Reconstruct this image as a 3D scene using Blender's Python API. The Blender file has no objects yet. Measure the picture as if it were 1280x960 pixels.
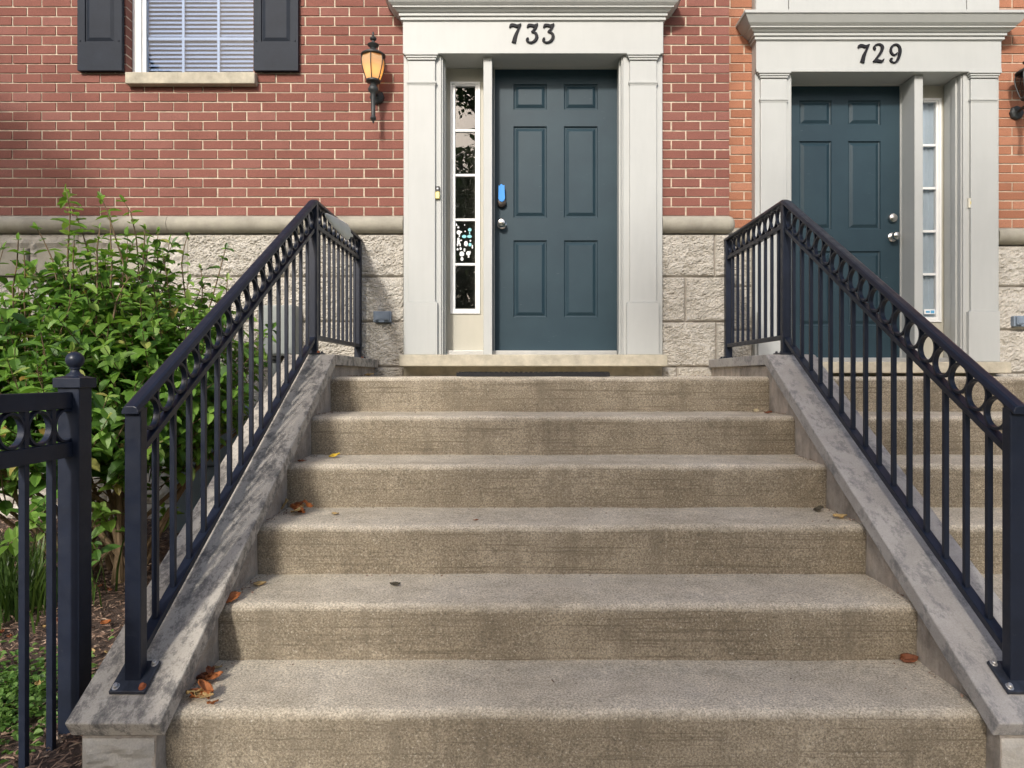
import bpy, math, random
from mathutils import Vector, noise, Matrix
R_ = random.Random(7)
D0, LZ = 4.79, 1.152            # eye is 4.79 m before the brick face; landing / eye height above the walk
F, PU, PV = 853.0, 650.0, 471.0
sc = bpy.context.scene
COL = sc.collection
RAD = math.radians

# ------------------------------------------------------------------ materials
def lin(c):
    return tuple(c) + (1.0,)
class NT:
    def __init__(s, name):
        s.m = bpy.data.materials.new(name); s.m.use_nodes = True
        s.t = s.m.node_tree; s.t.nodes.clear()
        s.out = s.n('ShaderNodeOutputMaterial')
        s._tc = None
    def n(s, typ, **kw):
        nd = s.t.nodes.new(typ)
        for k, v in kw.items(): setattr(nd, k, v)
        return nd
    def l(s, a, b): s.t.links.new(a, b)
    @property
    def obj(s):
        if s._tc is None: s._tc = s.n('ShaderNodeTexCoord')
        return s._tc.outputs['Object']
    def noise(s, scale, detail=4, rough=.55, stretch=None, offs=None):
        nd = s.n('ShaderNodeTexNoise'); nd.inputs['Scale'].default_value = scale
        nd.inputs['Detail'].default_value = detail; nd.inputs['Roughness'].default_value = rough
        src = s.obj
        if stretch or offs:
            mp = s.n('ShaderNodeMapping')
            if stretch: mp.inputs['Scale'].default_value = stretch
            if offs: mp.inputs['Location'].default_value = offs
            s.l(src, mp.inputs[0]); src = mp.outputs[0]
        s.l(src, nd.inputs['Vector'])
        return nd.outputs['Fac']
    def ramp(s, fac, stops):
        r = s.n('ShaderNodeValToRGB'); e = r.color_ramp.elements
        while len(e) < len(stops): e.new(.5)
        for el, (p, c) in zip(e, stops):
            el.position = p; el.color = c if len(c) == 4 else lin(c)
        s.l(fac, r.inputs[0]); return r.outputs[0]
    def mix(s, fac, a, b, mode='MIX'):
        m = s.n('ShaderNodeMix', data_type='RGBA', blend_type=mode)
        for sock, v in ((m.inputs[0], fac), (m.inputs[6], a), (m.inputs[7], b)):
            if isinstance(v, (int, float)): sock.default_value = v
            elif isinstance(v, tuple): sock.default_value = v if len(v) == 4 else lin(v)
            else: s.l(v, sock)
        return m.outputs[2]
    def math(s, op, a, b=0.0):
        m = s.n('ShaderNodeMath', operation=op)
        for sock, v in ((m.inputs[0], a), (m.inputs[1], b)):
            if isinstance(v, (int, float)): sock.default_value = v
            else: s.l(v, sock)
        return m.outputs[0]
    def island(s):
        return s.n('ShaderNodeNewGeometry').outputs['Random Per Island']
    def bsdf(s, col, rough=.6, metal=0.0, bump=None, bstr=.3, bdist=.004, spec=None, **kw):
        b = s.n('ShaderNodeBsdfPrincipled')
        if isinstance(col, tuple): b.inputs['Base Color'].default_value = col if len(col) == 4 else lin(col)
        else: s.l(col, b.inputs['Base Color'])
        if isinstance(rough, (int, float)): b.inputs['Roughness'].default_value = rough
        else: s.l(rough, b.inputs['Roughness'])
        b.inputs['Metallic'].default_value = metal
        if spec is not None: b.inputs['Specular IOR Level'].default_value = spec
        if bump is not None:
            bp = s.n('ShaderNodeBump'); bp.inputs['Strength'].default_value = bstr
            bp.inputs['Distance'].default_value = bdist
            s.l(bump, bp.inputs['Height']); s.l(bp.outputs[0], b.inputs['Normal'])
        for k, v in kw.items(): b.inputs[k].default_value = v
        return b
    def done(s, sh):
        s.l(sh.outputs[0] if hasattr(sh, 'outputs') else sh, s.out.inputs[0]); return s.m
g3 = lambda v: (v, v, v)
M = {}
def simple(name, col, rough=.6, metal=0.0, var=.12, vs=6, bump=.0, bs=160, spec=None):
    t = NT(name)
    a = tuple(min(1, c*(1+var)) for c in col); b = tuple(c*(1-var) for c in col)
    c = t.ramp(t.noise(vs, 6, .65), [(.3, b), (.7, a)])
    bp = t.noise(bs, 3) if bump else None
    M[name] = t.done(t.bsdf(c, rough, metal, bp, bump, .003, spec))
def brick_mat(name, c1, c2, c3):
    t = NT(name)
    base = t.ramp(t.island(), [(0, c1), (.3, c2), (.75, c2), (1, c3)])
    fine = t.noise(240, 3, .7)
    cc = t.mix(.55, base, t.ramp(fine, [(.3, g3(.35)), (.7, g3(1.45))]), 'MULTIPLY')
    blotch = t.noise(3.0, 4, .6)
    cc = t.mix(.5, cc, t.ramp(blotch, [(.3, g3(.72)), (.7, g3(1.12))]), 'MULTIPLY')
    M[name] = t.done(t.bsdf(cc, .92, 0, fine, .5, .004, .25))
brick_mat('red_brick', (.218, .086, .066), (.250, .102, .079), (.285, .126, .101))
brick_mat('orange_brick', (.34, .145, .085), (.40, .178, .105), (.45, .215, .135))
simple('mortar', (.57, .48, .37), .95, var=.30, vs=25, bump=.4, bs=300)
simple('dark_joint', (.30, .27, .23), .95, var=.2, vs=20)
def trim_mat(name, col):
    t = NT(name)
    n1 = t.noise(2.2, 5, .6); n2 = t.noise(55, 4, .7); n3 = t.noise(30, 2, .5, stretch=(1, 1, .15))
    c = t.mix(.35, col, t.ramp(n1, [(.35, g3(.86)), (.65, g3(1.03))]), 'MULTIPLY')
    c = t.mix(t.ramp(n2, [(.70, g3(0)), (.76, g3(.30))]), c, (.42, .38, .31))
    c = t.mix(.13, c, t.ramp(n3, [(.35, g3(.85)), (.6, g3(1.02))]), 'MULTIPLY')
    M[name] = t.done(t.bsdf(c, .5, 0, t.noise(120, 3), .12, .002))
trim_mat('trim_paint', (.455, .465, .445)); trim_mat('cream_paint', (.47, .45, .375))
def door_mat():
    t = NT('door_paint')
    c = t.ramp(t.noise(3.0, 5, .6), [(.3, (.015, .036, .050)), (.7, (.022, .048, .063))])
    sc_ = t.noise(40, 2, .5, stretch=(.4, 1, 4))
    c = t.mix(t.ramp(sc_, [(.74, g3(0)), (.78, g3(.22))]), c, (.20, .23, .25))
    M['door_paint'] = t.done(t.bsdf(c, .48, 0, t.noise(90, 4), .14, .002, .32))
door_mat()
simple('shutter_paint', (.013, .018, .028), .6, var=.2, bump=.2, bs=60, spec=.22)
def iron(name, col):
    t = NT(name)
    c = t.ramp(t.noise(9, 5, .6), [(.3, tuple(x*.8 for x in col)), (.7, tuple(x*1.25 for x in col))])
    dust = t.noise(70, 4, .7)
    c = t.mix(t.ramp(dust, [(.66, g3(0)), (.78, g3(.22))]), c, (.16, .15, .14))
    M[name] = t.done(t.bsdf(c, t.ramp(t.noise(25, 3), [(.3, g3(.33)), (.7, g3(.5))]), 0, t.noise(150, 3), .10, .002, .36))
iron('black_iron', (.009, .013, .025)); iron('navy_iron', (.014, .019, .034))
simple('limestone', (.34, .315, .255), .85, var=.28, vs=5, bump=.25, bs=120)
simple('sill_stone', (.44, .40, .31), .85, var=.25, vs=12, bump=.25, bs=120)
def rock_mat():
    t = NT('rock_stone')
    c = t.ramp(t.noise(9, 6, .7), [(.25, (.44, .41, .355)), (.5, (.56, .525, .46)), (.75, (.66, .625, .56))])
    f = t.noise(170, 4, .75)
    c = t.mix(.5, c, t.ramp(f, [(.3, g3(.7)), (.7, g3(1.2))]), 'MULTIPLY')
    M['rock_stone'] = t.done(t.bsdf(c, .95, 0, t.noise(48, 8, .8), .8, .014, .15))
rock_mat()
def concrete():
    t = NT('concrete')
    big = t.noise(2.4, 6, .62); mid = t.noise(13, 6, .65)
    agg = t.noise(165, 4, .75); agg2 = t.noise(125, 4, .75, offs=(4, 2, 7))
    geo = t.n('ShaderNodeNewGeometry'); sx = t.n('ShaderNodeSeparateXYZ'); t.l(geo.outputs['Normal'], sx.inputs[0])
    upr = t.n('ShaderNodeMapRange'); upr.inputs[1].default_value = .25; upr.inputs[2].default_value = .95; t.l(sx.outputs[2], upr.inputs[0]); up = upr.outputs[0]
    # broomed brown sides, pale aggregate tops; contrast widened to paint in skylight and shade
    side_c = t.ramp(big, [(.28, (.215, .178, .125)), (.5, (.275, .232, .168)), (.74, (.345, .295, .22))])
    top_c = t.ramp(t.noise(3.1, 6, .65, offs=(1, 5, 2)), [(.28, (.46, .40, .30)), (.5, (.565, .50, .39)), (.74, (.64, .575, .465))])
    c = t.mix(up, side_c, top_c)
    c = t.mix(.65, c, t.ramp(mid, [(.3, g3(.74)), (.7, g3(1.18))]), 'MULTIPLY')
    c = t.mix(.85, c, t.ramp(agg, [(.36, g3(.50)), (.5, g3(.98)), (.62, g3(1.5))]), 'MULTIPLY')
    c = t.mix(t.ramp(agg2, [(.60, g3(0)), (.66, g3(.7))]), c, (.66, .60, .50))
    c = t.mix(t.ramp(agg2, [(.34, g3(.75)), (.40, g3(0))]), c, (.085, .07, .05))
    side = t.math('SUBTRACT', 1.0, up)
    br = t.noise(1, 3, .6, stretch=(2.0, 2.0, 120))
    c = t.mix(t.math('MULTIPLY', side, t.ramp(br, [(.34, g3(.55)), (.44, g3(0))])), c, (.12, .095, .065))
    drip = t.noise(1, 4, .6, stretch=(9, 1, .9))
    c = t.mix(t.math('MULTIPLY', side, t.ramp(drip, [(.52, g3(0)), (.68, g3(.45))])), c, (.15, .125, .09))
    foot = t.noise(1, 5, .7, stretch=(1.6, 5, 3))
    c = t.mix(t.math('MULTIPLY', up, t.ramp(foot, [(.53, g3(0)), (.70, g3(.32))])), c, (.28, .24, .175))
    h = t.math('ADD', t.math('MULTIPLY', agg, .8), t.math('ADD', agg2, t.math('MULTIPLY', br, .6)))
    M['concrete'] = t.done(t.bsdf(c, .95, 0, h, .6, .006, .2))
concrete()
def cap_mat(name, lo, hi, stain, thr):
    t = NT(name)
    c = t.ramp(t.noise(5, 6, .65), [(.3, lo), (.7, hi)])
    f = t.noise(200, 3, .7)
    c = t.mix(.5, c, t.ramp(f, [(.3, g3(.75)), (.7, g3(1.2))]), 'MULTIPLY')
    st = t.noise(13, 9, .80, stretch=(1.2, .75, .75))
    c = t.mix(t.ramp(st, [(thr, g3(0)), (thr+.06, g3(.5)), (thr+.15, g3(.85))]), c, stain)
    sp = t.noise(90, 5, .75)
    c = t.mix(t.ramp(sp, [(.63, g3(0)), (.70, g3(.5))]), c, (.10, .09, .075))
    M[name] = t.done(t.bsdf(c, .88, 0, t.noise(90, 5, .7), .3, .005, .25))
cap_mat('cap_stone_stained', (.40, .365, .31), (.53, .485, .415), (.075, .075, .075), .475)
cap_mat('cap_stone_grey', (.32, .30, .275), (.45, .425, .395), (.17, .17, .17), .50)
def cheek():
    t = NT('cheek_stone')
    c = t.ramp(t.noise(6, 7, .7), [(.28, (.19, .165, .135)), (.5, (.42, .37, .31)), (.72, (.58, .49, .40))])
    c = t.mix(.7, c, t.ramp(t.noise(16, 5, .7, stretch=(1, 1, .3)), [(.3, g3(.6)), (.7, g3(1.25))]), 'MULTIPLY')
    M['cheek_stone'] = t.done(t.bsdf(c, .95, 0, t.noise(40, 7, .75), .8, .012, .2))
cheek()
def leaf_mat(name, stops, trans=.35, rough=.38):
    t = NT(name)
    c = t.ramp(t.island(), stops)
    c = t.mix(.35, c, t.ramp(t.noise(60, 3), [(.3, g3(.75)), (.7, g3(1.2))]), 'MULTIPLY')
    b = t.bsdf(c, rough, 0, spec=.35)
    tr = t.n('ShaderNodeBsdfTranslucent'); t.l(t.mix(1.0, c, (1.25, 1.35, .7), 'MULTIPLY'), tr.inputs[0])
    mx = t.n('ShaderNodeMixShader'); mx.inputs[0].default_value = trans
    t.l(b.outputs[0], mx.inputs[1]); t.l(tr.outputs[0], mx.inputs[2])
    M[name] = t.done(mx)
leaf_mat('shrub_leaf', [(0, (.055, .125, .024)), (.3, (.105, .22, .034)), (.7, (.16, .30, .048)), (.90, (.21, .36, .065)), (.97, (.34, .42, .12)), (1, (.36, .22, .06))])
leaf_mat('shrub_new_leaf', [(0, (.13, .25, .035)), (.6, (.20, .34, .06)), (1, (.30, .42, .12))], .45)
leaf_mat('tree_leaf', [(0, (.035, .070, .020)), (.6, (.06, .11, .03)), (1, (.09, .15, .04))])
leaf_mat('cover_leaf', [(0, (.08, .17, .035)), (.6, (.15, .27, .06)), (1, (.22, .34, .10))])
leaf_mat('grass_blade', [(0, (.045, .085, .02)), (.7, (.085, .15, .035)), (1, (.13, .19, .06))])
for nm, col in (('dry_orange', (.34, .11, .028)), ('dry_rust', (.19, .06, .022)), ('dry_yellow', (.70, .46, .04)), ('dry_tan', (.42, .29, .12)), ('dry_dark', (.055, .045, .025)), ('dry_straw', (.55, .46, .28))):
    simple(nm, col, .7, var=.35, vs=40)
simple('bark', (.12, .09, .065), .9, var=.3, vs=30, bump=.5, bs=60)
simple('stem', (.16, .11, .06), .85, var=.3, vs=20)
def mulch():
    t = NT('soil')
    c = t.ramp(t.noise(60, 6, .7), [(.3, (.05, .034, .026)), (.55, (.10, .065, .048)), (.75, (.15, .10, .075))])
    M['soil'] = t.done(t.bsdf(c, .95, 0, t.noise(90, 5, .7), .8, .02))
    t = NT('mulch_chip')
    c = t.ramp(t.island(), [(0, (.11, .066, .048)), (.5, (.21, .135, .095)), (.85, (.31, .21, .15)), (1, (.44, .33, .24))])
    M['mulch_chip'] = t.done(t.bsdf(c, .9))
mulch()
simple('walk', (.36, .34, .30), .95, var=.15, vs=4, bump=.4, bs=220)
simple('lawn', (.07, .11, .03), .95, var=.4, vs=3, bump=.8, bs=90)
simple('chrome', (.62, .60, .57), .22, 1.0, var=.05)
simple('dark_bronze', (.055, .045, .038), .38, .6, var=.2)
simple('blue_plastic', (.02, .28, .78), .45, var=.08)
simple('rubber', (.012, .012, .013), .85, var=.3, vs=60, bump=.6, bs=300)
simple('numeral_black', (.012, .012, .015), .6, var=.2, vs=30, spec=.2)
simple('bolt_steel', (.55, .53, .50), .4, .8, var=.2, vs=60)
simple('bolt_rust', (.30, .085, .03), .85, var=.3, vs=60)
simple('plate_iron', (.022, .026, .036), .4, var=.5, vs=45)
simple('outlet_grey', (.19, .235, .29), .5, var=.1)
simple('meter_grey', (.27, .29, .275), .6, var=.08)
simple('cabinet_blue', (.22, .28, .34), .55, var=.1)
simple('paddle_grey', (.50, .54, .52), .45, var=.1)
simple('lamp_black', (.028, .032, .032), .5, var=.3, vs=25)
simple('vinyl_white', (.78, .79, .78), .4, var=.04)
simple('blind_slat', (.66, .69, .74), .6, var=.05)
simple('curtain', (.50, .58, .64), .9, var=.08, vs=5)
simple('hall_wall', (.30, .31, .27), .95, var=.3); simple('interior', (.035, .033, .03), .95, var=.2)
simple('aluminium', (.60, .60, .58), .35, .7, var=.1)
simple('bell_black', (.02, .02, .02), .4); simple('bell_gold', (.62, .52, .20), .4, .3); simple('bell_cream', (.66, .63, .52), .5)
simple('sticker_white', (.80, .82, .82), .6, var=.05); simple('sticker_cyan', (.25, .62, .66), .6, var=.1); simple('sticker_blue', (.10, .36, .62), .6, var=.1)
def glass(name, tint=.9, rough=.0, wav=.0, fres=1.5):
    t = NT(name)
    tr = t.n('ShaderNodeBsdfTransparent'); tr.inputs[0].default_value = lin(tint if isinstance(tint, tuple) else g3(tint))
    gl = t.n('ShaderNodeBsdfGlossy'); gl.inputs['Roughness'].default_value = rough
    lw = t.n('ShaderNodeLayerWeight'); lw.inputs[0].default_value = .5; r0 = ((fres-1)/(fres+1))**2*.75
    fac = t.math('ADD', r0, t.math('MULTIPLY', t.math('POWER', lw.outputs['Facing'], 5.0), 1-r0))
    if wav:
        bp = t.n('ShaderNodeBump'); bp.inputs['Strength'].default_value = wav; bp.inputs['Distance'].default_value = .01
        t.l(t.noise(5, 1), bp.inputs['Height']); t.l(bp.outputs[0], gl.inputs['Normal'])
    mx = t.n('ShaderNodeMixShader'); t.l(fac, mx.inputs[0])
    t.l(tr.outputs[0], mx.inputs[1]); t.l(gl.outputs[0], mx.inputs[2])
    M[name] = t.done(mx)
glass('pane_glass', .75, .0, .10, 1.9); glass('clear_pane', .95, .0, .05, 1.45); glass('window_glass', (.72, .77, .85), .0, .02, 1.45)
t = NT('frosted_glass')
b = t.bsdf((.70, .58, .40), .35, **{'Transmission Weight': .0})
tr = t.n('ShaderNodeBsdfTranslucent'); tr.inputs[0].default_value = (.9, .66, .35, 1)
mx = t.n('ShaderNodeMixShader'); mx.inputs[0].default_value = .55
t.l(b.outputs[0], mx.inputs[1]); t.l(tr.outputs[0], mx.inputs[2]); M['frosted_glass'] = t.done(mx)
t = NT('lit_bulb'); e = t.n('ShaderNodeEmission'); e.inputs[0].default_value = (1, .50, .12, 1); e.inputs[1].default_value = 14; M['lit_bulb'] = t.done(e)
glass('lamp_clear', .55, .08, 0, 1.5)

# ------------------------------------------------------------------ mesh builder (coordinates: x, d = distance from the eye, z = above eye)
class MB:
    def __init__(s): s.v = []; s.f = []
    def add(s, vs, fs):
        o = len(s.v); s.v += [tuple(p) for p in vs]; s.f += [tuple(i+o for i in q) for q in fs]; return s
    def box(s, x0, x1, y0, y1, z0, z1):
        vs = [(x, y, z) for z in (z0, z1) for y in (y0, y1) for x in (x0, x1)]
        return s.add(vs, [(0, 2, 3, 1), (4, 5, 7, 6), (0, 1, 5, 4), (2, 6, 7, 3), (0, 4, 6, 2), (1, 3, 7, 5)])
    def loft(s, secs, caps=True, closed=False):
        n = len(secs[0]); vs = [p for q in secs for p in q]; fs = []
        m = len(secs)
        for i in range(m if closed else m-1):
            j = (i+1) % m
            for k in range(n):
                l = (k+1) % n
                fs.append((i*n+k, i*n+l, j*n+l, j*n+k))
        if caps and not closed:
            fs.append(tuple(range(n-1, -1, -1))); fs.append(tuple((m-1)*n+k for k in range(n)))
        return s.add(vs, fs)
    def prism_x(s, poly, x0, x1, nx=1):       # poly of (y, z)
        return s.loft([[(x0+(x1-x0)*i/nx, y, z) for y, z in poly] for i in range(nx+1)])
    def prism_y(s, poly, y0, y1):             # poly of (x, z)
        return s.loft([[(x, y, z) for x, z in poly] for y in (y0, y1)])
    def tube(s, pts, rad, n=8, caps=True):
        pts = [Vector(p) for p in pts]
        if isinstance(rad, (int, float)): rad = [rad]*len(pts)
        secs = []
        u = None
        for i, p in enumerate(pts):
            t = (pts[min(i+1, len(pts)-1)]-pts[max(i-1, 0)]).normalized()
            if u is None:
                a = Vector((0, 0, 1)) if abs(t.z) < .9 else Vector((1, 0, 0))
                u = t.cross(a).normalized()
            u = (u - t*u.dot(t)).normalized(); w = t.cross(u)
            secs.append([p+(u*math.cos(k*2*math.pi/n)+w*math.sin(k*2*math.pi/n))*rad[i] for k in range(n)])
        return s.loft(secs, caps)
    def lathe(s, prof, c, n=20, rot=0.0):       # prof of (r, z) around vertical axis
        cx, cy, cz = c
        return s.loft([[(cx+r*math.cos(rot+k*2*math.pi/n), cy+r*math.sin(rot+k*2*math.pi/n), cz+z) for k in range(n)] for r, z in prof])
    def lathe_y(s, prof, c, n=20):              # prof of (r, y) around the axis towards the viewer
        cx, cy, cz = c
        return s.loft([[(cx+r*math.cos(k*2*math.pi/n), cy+y, cz+r*math.sin(k*2*math.pi/n)) for k in range(n)] for r, y in prof])
    def ring_x(s, c, Ro, Ri, w, n=28):
        cx, cy, cz = c; secs = []
        for k in range(n):
            a = k*2*math.pi/n; ca, sa = math.cos(a), math.sin(a)
            secs.append([(cx+dx, cy+r*ca, cz+r*sa) for dx, r in ((-w/2, Ri), (w/2, Ri), (w/2, Ro), (-w/2, Ro))])
        return s.loft(secs, closed=True)
WL = {}
def obj(name, mb, mat, parent=None, smooth=False, bevel=0.0, seg=2, at=None):
    """one mesh object; mb holds eye coordinates; at = eye-space point that becomes the origin of a top-level mesh"""
    base = WL[parent.name] if parent else Vector((at[0], at[1]-D0, at[2]+LZ)) if at else Vector((0, 0, 0))
    me = bpy.data.meshes.new(name)
    me.from_pydata([(x-base.x, y-D0-base.y, z+LZ-base.z) for x, y, z in mb.v], [], mb.f)
    import bmesh
    bm = bmesh.new(); bm.from_mesh(me); bmesh.ops.recalc_face_normals(bm, faces=bm.faces); bm.to_mesh(me); bm.free()
    me.materials.append(M[mat])
    o = bpy.data.objects.new(name, me); COL.objects.link(o)
    if parent: o.parent = parent
    elif at: o.location = base
    WL[o.name] = base
    if smooth:
        for p in me.polygons: p.use_smooth = True
        try: me.set_sharp_from_angle(angle=RAD(40))
        except Exception: pass
    if bevel:
        b = o.modifiers.new('Bevel', 'BEVEL'); b.width = bevel; b.segments = seg; b.limit_method = 'ANGLE'; b.angle_limit = RAD(35)
    return o
def flat(name, mb, mat, parent=None, **k):     # no normal recalculation problems for open leaf meshes either
    return obj(name, mb, mat, parent, **k)
def tag(o, label, cat, group=None):
    o['label'] = label; o['category'] = cat
    if group: o['group'] = group
    return o
def thing(name, label, cat, at, group=None):
    o = bpy.data.objects.new(name, None); COL.objects.link(o)
    o.location = (at[0], at[1]-D0, at[2]+LZ); o.empty_display_size = .1
    WL[o.name] = Vector(o.location)
    return tag(o, label, cat, group)
def child_copy(src, parent, dx, dd, dz):
    o = src.copy(); COL.objects.link(o); o.parent = parent; o.location = Vector(src.location)+Vector((dx, dd, dz))
    WL[o.name] = WL[parent.name]
    return o
def P(u, v, d): return ((u-PU)*d/F, d, (PV-v)*d/F)

# ------------------------------------------------------------------ ground
GZ = -LZ
def garden_z(x, d):
    k = max(0, min(1, (d-1.6)/3.1)); return GZ+.03+.13*k+.018*noise.noise((x*2.2, d*2.2, 3))
mb = MB(); mb.box(-150, 150, -150, 160, GZ-.5, GZ-.012); o = obj('ground', mb, 'lawn'); o['kind'] = 'structure'
mb = MB(); mb.box(-1.32, 8, -1.4, 1.95, GZ-.2, GZ); o = obj('front_walk', mb, 'walk', bevel=.006); o['kind'] = 'structure'
mb = MB(); mb.box(-60, 60, -2.9, -1.4, GZ-.2, GZ-.004); o = obj('pavement', mb, 'walk', bevel=.006); o['kind'] = 'structure'
mb = MB(); nx, ny = 90, 90
XA, XB, YA, YB = -8.0, -1.215, -1.2, 4.785
mb.add([(XA+(XB-XA)*i/nx, YA+(YB-YA)*j/ny, garden_z(XA+(XB-XA)*i/nx, YA+(YB-YA)*j/ny)+.01*noise.noise((i*1.3, j*1.1, 0))) for j in range(ny+1) for i in range(nx+1)],
       [(j*(nx+1)+i, j*(nx+1)+i+1, (j+1)*(nx+1)+i+1, (j+1)*(nx+1)+i) for j in range(ny) for i in range(nx)])
o = obj('garden_bed', mb, 'soil', smooth=True); o['kind'] = 'structure'
# shredded bark mulch
mb = MB(); rr = random.Random(3)
for i in range(15000):
    x = rr.uniform(-3.6, -1.23); d = 1.55+3.2*rr.random()**1.25
    z = garden_z(x, d)+rr.uniform(.004, .02)
    L = rr.uniform(.012, .045); w = rr.uniform(.003, .008); a = rr.uniform(0, math.pi); e = rr.gauss(0, .3)
    ax = Vector((math.cos(a)*math.cos(e), math.sin(a)*math.cos(e), math.sin(e)))*L/2
    sd = Vector((-math.sin(a), math.cos(a), rr.gauss(0, .5))).normalized()*w/2
    up = Vector((0, 0, .003)); c = Vector((x, d, z))
    mb.add([c-ax-sd, c-ax+sd, c+ax+sd*.5, c+ax-sd*.5, c+up*rr.uniform(.5, 2)], [(0, 1, 4), (1, 2, 4), (2, 3, 4), (3, 0, 4)])
o = obj('mulch', mb, 'mulch_chip'); o['kind'] = 'stuff'
o['label'] = 'brown shredded bark mulch covering the garden bed'; o['category'] = 'mulch'

# ------------------------------------------------------------------ stairs
RZ, TR, D1 = .192, .3398, 3.653
CL, CR = -1.014, 1.336
def stairs(label, x0, x1, seed, n=6):
    root = thing('concrete_staircase', label, 'stairs', ((x0+x1)/2, D1-5*TR, GZ))
    for i in range(1, n+1):
        d = D1-(i-1)*TR; zt = -(i-1)*RZ; zb = -i*RZ
        back = d+TR+.02 if i > 1 else 4.79
        poly = [(d+.004, zb-.03)]
        for k in range(1, 8): poly.append((d+.004-.004*k/7, zb+(RZ-.036)*k/7))
        r = .034
        for k in range(1, 7):
            a = math.pi*.5*k/6
            poly.append((d+r-r*math.cos(a), zt-r+r*math.sin(a)))
        m = 7
        for k in range(1, m+1): poly.append((d+r+(back-d-r)*k/m, zt+.006*k/m*(1 if i > 1 else .2)))
        poly += [(back, zb-.03)]
        nx = 110; mb = MB(); secs = []
        for a in range(nx+1):
            x = x0+(x1-x0)*a/nx; sec = []
            for j, (y, z) in enumerate(poly):
                if 0 < j < len(poly)-1:
                    y2 = y+.005*noise.noise((x*3, z*6+i*7, seed))+.003*noise.noise((x*22, z*20, i+seed))
                    z2 = z+.004*noise.noise((x*2.5, y*5, i*5+seed))+.0025*noise.noise((x*25, y*25, i+seed))
                else: y2, z2 = y, z
                sec.append((x, y2, z2))
            secs.append(sec)
        mb.loft(secs)
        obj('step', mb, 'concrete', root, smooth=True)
    return root
stairs('wide weathered concrete stairs with dry leaves leading up to door 733', CL, CR, 1)
stairs('concrete stairs behind the right railing leading to door 729', 1.546, 3.90, 9)

# ------------------------------------------------------------------ stair side walls with coping
SL = .602; CAPZ = .12; CF = 1.872
def capz(d): return CAPZ+SL*min(0, d-D1)
TH = .057; ang = math.atan(SL); sn, cs = math.sin(ang), math.cos(ang)
def cheek(label, xi, xo, cap_mat_, xs0, xs1):
    root = thing('stair_side_wall', label, 'stair wall', ((xs0+xs1)/2, 1.93, GZ))
    yf = 1.905
    q = .045/cs
    poly = [(yf, GZ-.1), (yf, capz(yf)-q-.02), (D1+.01, CAPZ-q-.01), (4.765, CAPZ-.05), (4.765, GZ-.1)]
    mb = MB(); secs = []
    # subdivide front and inner face a little through a fine outline
    fine = []
    for (a, b) in zip(poly, poly[1:]+poly[:1]):
        m = 14
        for k in range(m): fine.append((a[0]+(b[0]-a[0])*k/m, a[1]+(b[1]-a[1])*k/m))
    for k in range(9):
        x = xs0+(xs1-xs0)*k/8; sec = []
        for (y, z) in fine:
            j = .006*noise.noise((x*14, z*9, y*9)) if abs(y-yf) < 1e-4 else 0
            sec.append((x, y-abs(j)*1.5+j, z))
        secs.append(sec)
    mb.loft(secs)
    obj('stone_wall', mb, 'cheek_stone', root)
    # rough stone block at the foot, facing the walk
    mb = MB(); n1, n2 = 16, 24; w0, w1 = xs0+.004, xs1-.004; z0, z1 = GZ-.02, capz(yf)-.075
    def dd(i, j):
        e = min(i, n1-i, 2)/2*min(n2-j, 2)/2
        return yf-.004-.022*e*(.5+noise.fractal((i*.22+xs0*9, j*.22, 2), 1, 2, 4)*.7)
    mb.add([(w0+(w1-w0)*i/n1, dd(i, j), z0+(z1-z0)*j/n2) for j in range(n2+1) for i in range(n1+1)],
           [(j*(n1+1)+i, j*(n1+1)+i+1, (j+1)*(n1+1)+i+1, (j+1)*(n1+1)+i) for j in range(n2) for i in range(n1)])
    obj('end_stone', mb, 'rock_stone', root, smooth=True)
    # coping: sloping slab and level slab with a mitred joint
    x0, x1 = min(xi, xo), max(xi, xo)
    mit = TH*math.tan(ang/2)
    top0 = (CF, capz(CF)); bot0 = (CF+TH*sn, capz(CF)-TH*cs)
    nseg = 26; tops = []; bots = []
    for k in range(nseg+1):
        f = k/nseg
        tops.append((top0[0]+(D1-.0015-top0[0])*f, top0[1]+(CAPZ-top0[1])*f))
        bots.append((bot0[0]+(D1+mit-.0015-bot0[0])*f, bot0[1]+(CAPZ-TH-bot0[1])*f))
    poly = tops+bots[::-1]
    mb = MB(); secs = []
    for k in range(9):
        x = x0+(x1-x0)*k/8
        e = 1 if k in (0, 8) else 0
        secs.append([(x+(.0025*noise.noise((y*16, z*16, xi*5+k)) if e else 0), y, z+.0012*noise.noise((x*20, y*20, 1))) for y, z in poly])
    mb.loft(secs)
    obj('sloping_coping', mb, cap_mat_, root, bevel=.005)
    mb = MB(); mb.prism_x([(D1+.0015, CAPZ), (4.76, CAPZ-.001), (4.76, CAPZ-TH), (D1+mit+.0015, CAPZ-TH)], x0, x1)
    obj('level_coping', mb, cap_mat_, root, bevel=.004)
    return root
cheek('stair side wall at left with black stained sloping grey coping beside the shrub', -.989, -1.251, 'cap_stone_stained', -1.222, CL-.001)
cheek('stair side wall at right with even grey sloping coping between both stairs', 1.316, 1.578, 'cap_stone_grey', CR+.001, 1.545)

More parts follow.
